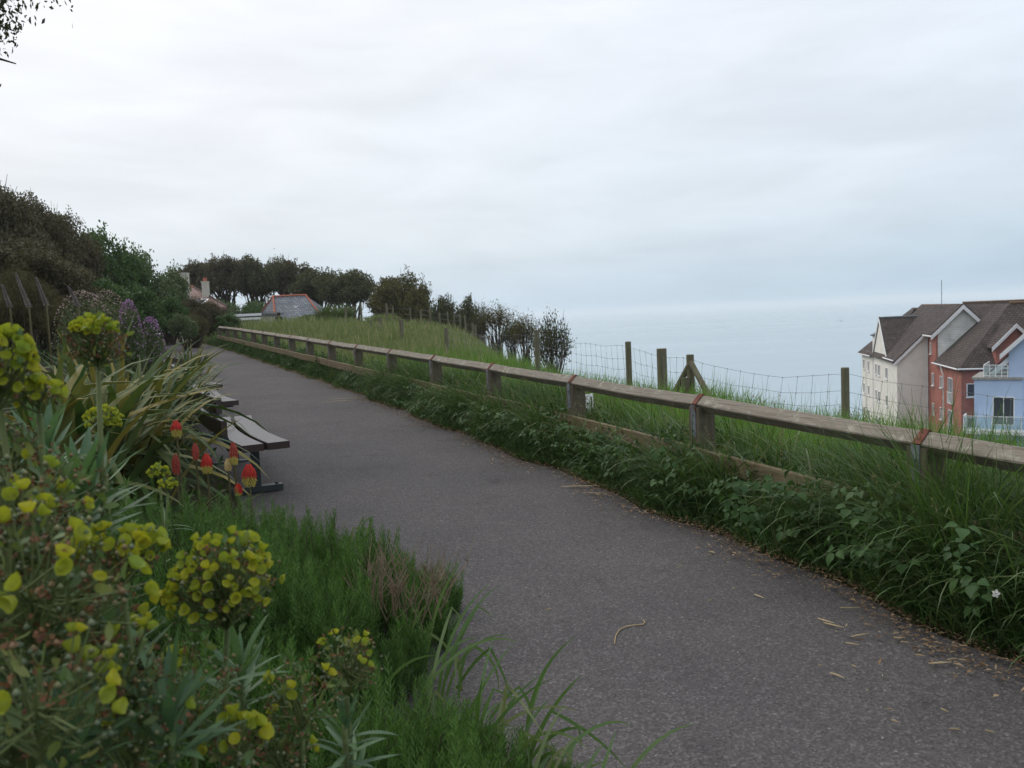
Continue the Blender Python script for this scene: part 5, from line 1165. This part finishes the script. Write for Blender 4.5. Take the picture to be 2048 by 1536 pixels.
# ------------------------------------------------------------------ walker beyond the meadow
def walker():
    d = 50.; top = P(557, 625, d); z0 = gz(top[0], top[1]); z0 = top[2]-1.72
    J = {'pel': (0, 0, .95), 'ch': (0, 0, 1.22), 'sh': (0, 0, 1.42), 'nk': (0, .01, 1.5), 'hd': (0, .02, 1.6), 'ht': (0, .02, 1.68),
         'sl': (-.17, 0, 1.40), 'el': (-.22, -.02, 1.13), 'wl': (-.2, .1, .9), 'hl': (-.19, .13, .82), 'sr': (.17, 0, 1.40), 'er': (.22, -.05, 1.13), 'wr': (.2, .02, .89), 'hr': (.19, .05, .81),
         'jl': (-.09, 0, .9), 'kl': (-.1, .08, .5), 'al': (-.1, 0, .09), 'tl': (-.1, .15, .04), 'jr': (.09, 0, .9), 'kr': (.1, .1, .5), 'ar': (.1, -.12, .1), 'tr': (.1, .02, .04)}
    Rd = dict(pel=.15, ch=.16, sh=.13, nk=.06, hd=.092, ht=.07, sl=.075, el=.055, wl=.042, hl=.04, sr=.075, er=.055, wr=.042, hr=.04, jl=.1, kl=.07, al=.05, tl=.04, jr=.1, kr=.07, ar=.05, tr=.04)
    E = [('pel', 'ch'), ('ch', 'sh'), ('sh', 'nk'), ('nk', 'hd'), ('hd', 'ht'), ('sh', 'sl'), ('sl', 'el'), ('el', 'wl'), ('wl', 'hl'), ('sh', 'sr'), ('sr', 'er'), ('er', 'wr'), ('wr', 'hr'), ('pel', 'jl'), ('jl', 'kl'), ('kl', 'al'), ('al', 'tl'), ('pel', 'jr'), ('jr', 'kr'), ('kr', 'ar'), ('ar', 'tr')]
    ks = list(J); me = bpy.data.meshes.new('person'); me.from_pydata([J[k] for k in ks], [(ks.index(a), ks.index(b)) for a, b in E], []); me.update()
    o = bpy.data.objects.new('person', me); col.objects.link(o); me.materials.append(MATS['walker'])
    o.modifiers.new('skin', 'SKIN'); sv = me.skin_vertices[0].data
    for i, k in enumerate(ks): sv[i].radius = (Rd[k], Rd[k]*(.75 if k in ('pel', 'ch', 'sh') else 1)); sv[i].use_root = k == 'pel'
    sb = o.modifiers.new('sub', 'SUBSURF'); sb.levels = 2; sb.render_levels = 2; o.location = (top[0], top[1], z0); o.rotation_euler = (0, 0, .5)
    tag(o, 'person in dark jacket walking behind the meadow rise, head and shoulders showing', 'person')
    m = MB(); m.tube([(0, -.015, 1.56), (0, -.02, 1.62), (0, -.005, 1.69), (0, .0, 1.73), (0, 0, 1.74)], [.085, .105, .1, .06, .01], 10)
    h = bpy.data.objects.new('hair', m.mesh('hair', 'hair', True)); col.objects.link(h); h.parent = o
walker()

# ------------------------------------------------------------------ gulls
def gull(label, px, py, d, span, bank):
    c = Vector(P(px, py, d)); r = thing('gull', label, 'bird', c, 'gulls over the sea'); R3 = Matrix.Rotation(bank, 3, 'Y') @ Matrix.Rotation(.6, 3, 'Z'); s = span/1.3
    pts = [(-.28, 0, 0), (-.15, 0, .0), (.0, 0, .01), (.14, 0, .02), (.24, 0, .03), (.31, 0, .02)]
    MB().tube([c+R3 @ (Vector(p)*s) for p in pts], [.012*s, .05*s, .075*s, .06*s, .04*s, .006*s], 8).build('body', 'gull', r, True)
    for sg in (-1, 1):
        w = [(.10, .05*sg, .02), (.13, .32*sg, .13), (.02, .66*sg, .06), (-.04, .4*sg, .09), (-.09, .05*sg, .02)]
        MB().slab([c+R3 @ (Vector(p)*s) for p in w], .012*s, R3 @ Vector((0, 0, 1))).build('wing', 'gull_grey', r)
gull('white gull gliding over the sea near the cream apartments', 1681, 642, 150, 1.3, .3); gull('small gull high over the dark windswept trees', 548, 498, 190, 1.3, -.2)

# ------------------------------------------------------------------ litter
def litter():
    n = 17000; t = -4.5+36*rng.random(n)**1.6; s = edge_r(t)-np.abs(rng.normal(0, .17, n))*(1-.5*ss(8, 20, t))*(.6+.5*np.sin(t*1.9)**2)+.06
    pos = ts2w(t, s, z=zpath(t)+.014+.01*rng.random(n)); dd = randdir(n); dd[:, 2] *= .12; dd /= np.linalg.norm(dd, axis=1, keepdims=True)
    b = np.cross(dd, [0, 0, 1.]); b /= np.linalg.norm(b, axis=1, keepdims=True); sz = (.012+.03*rng.random(n)**2)[:, None]; nz = np.array([0, 0, .15])
    V = np.stack([pos, pos+dd*sz*.5+b*sz*.22+nz*sz, pos+dd*sz, pos+dd*sz*.5-b*sz*.22+nz*sz*.5], 1).reshape(-1, 3); k = (np.arange(n)*4)[:, None]
    tag(arr_obj('leaf_litter', V, None, np.concatenate([k+[[0, 1, 2]], k+[[0, 2, 3]]]), 'litter', kind='stuff'), 'brown leaf litter and chaff gathered along the path edge', 'litter')
    G = 'dry straw pieces on the tarmac'
    sm = []
    for i in range(4):
        g = np.random.default_rng(i); b = g.uniform(-.1, .1); sm.append(MB().tube([(-.5, 0, 0), (-.2, b*.5, .01), (.1, b, .012), (.5, b*.4, .0)], [.035, .06, .055, .02], 5).mesh('straw_piece', 'straw'))
    def straw(px, py, L, ang, wd=1., lab=None):
        if lab is None: lab = 'short dry straw piece in the loose cluster on the tarmac' if 1640 < px < 1725 and 1235 < py < 1295 else 'straw scrap beside the leaf litter on the path edge' if px > 1790 and py < 1330 else 'single straw scrap alone on the open tarmac'
        q = on_path(px, py, .02); o = bpy.data.objects.new('straw_piece', sm[rng.integers(4)]); col.objects.link(o)
        o.matrix_basis = Matrix.Translation(Vector(q)) @ Matrix.Rotation(ang, 4, 'Z') @ Matrix.Diagonal((L, L*wd if L < .08 else .08*wd, .06, 1)); tag(o, lab, 'straw', G)
    for a in [(1652, 1241, .09, -.9), (1668, 1250, .1, -.8), (1720, 1270, .1, .3), (1705, 1287, .06, -.5), (1692, 1250, .05, 1.1), (1672, 1262, .03, 1.3), (1674, 1350, .07, -1.0), (1518, 1192, .07, -1.1), (1424, 1104, .05, -.9), (1420, 1109, .03, .2), (1360, 1132, .03, .5), (1508, 1150, .03, 0), (1467, 1176, .02, .1), (1420, 1200, .02, .1), (1098, 1218, .03, .1), (1708, 1332, .03, -1.2), (1765, 1350, .02, 1.2), (1890, 1420, .03, -1), (1790, 1442, .03, -.8), (1780, 1418, .03, -.2), (1640, 1330, .02, .3), (1880, 1325, .1, .05), (1930, 1320, .05, -.6), (1800, 1275, .05, -.1), (1810, 1284, .04, -.4), (1840, 1310, .04, -.5), (1905, 1318, .05, .2), (1735, 1380, .02, .8), (1980, 1462, .03, -.6), (1910, 1458, .04, -.3)]: straw(*a)
    straw(1160, 972, .32, -.12, 1.4, 'long split straw leaf lying by the verge on the tarmac'); straw(1190, 986, .2, -.3, 1.0, 'thin straw leaf lying below the long split one')
    straw(690, 797, .45, .1, 1.5, 'long straw stem by the verge opposite the second bench'); straw(675, 802, .5, .0, 1.2, 'pale straw stem lying furthest out by the verge'); straw(1700, 1215, .1, -.1, .6, 'thin straw stalk resting on the litter edge')
    # curled pale string of straw
    pp = [on_path(*p, .012) for p in ((1229, 1288), (1231, 1272), (1238, 1260), (1252, 1253), (1270, 1250), (1286, 1249), (1290, 1244), (1287, 1240))]
    tag(MB().tube(pp, [.003]*8, 5).build('curled_straw', 'straw'), 'long curled pale stalk lying alone on the open tarmac', 'straw')
litter()

# ------------------------------------------------------------------ sea haze
def haze():
    m = bpy.data.materials.new('haze'); m.use_nodes = True; t = m.node_tree; t.nodes.clear()
    o = t.nodes.new('ShaderNodeOutputMaterial'); v = t.nodes.new('ShaderNodeVolumePrincipled'); v.inputs['Color'].default_value = (.93, .97, 1, 1); v.inputs['Density'].default_value = 3.0e-4; v.inputs['Anisotropy'].default_value = .2
    t.links.new(v.outputs[0], o.inputs['Volume']); x, y0, y1, z0, z1 = 9100, -500, 12100, -24.4, 22
    V = [(sx*x, yy, z) for z in (z0, z1) for sx, yy in ((-1, y0), (1, y0), (1, y1), (-1, y1))]
    ob = arr_obj('haze', V, [(3, 2, 1, 0), (4, 5, 6, 7), (0, 1, 5, 4), (1, 2, 6, 5), (2, 3, 7, 6), (3, 0, 4, 7)], None, m, kind='stuff')
    tag(ob, 'thin pale sea haze softening the horizon', 'haze')
haze()
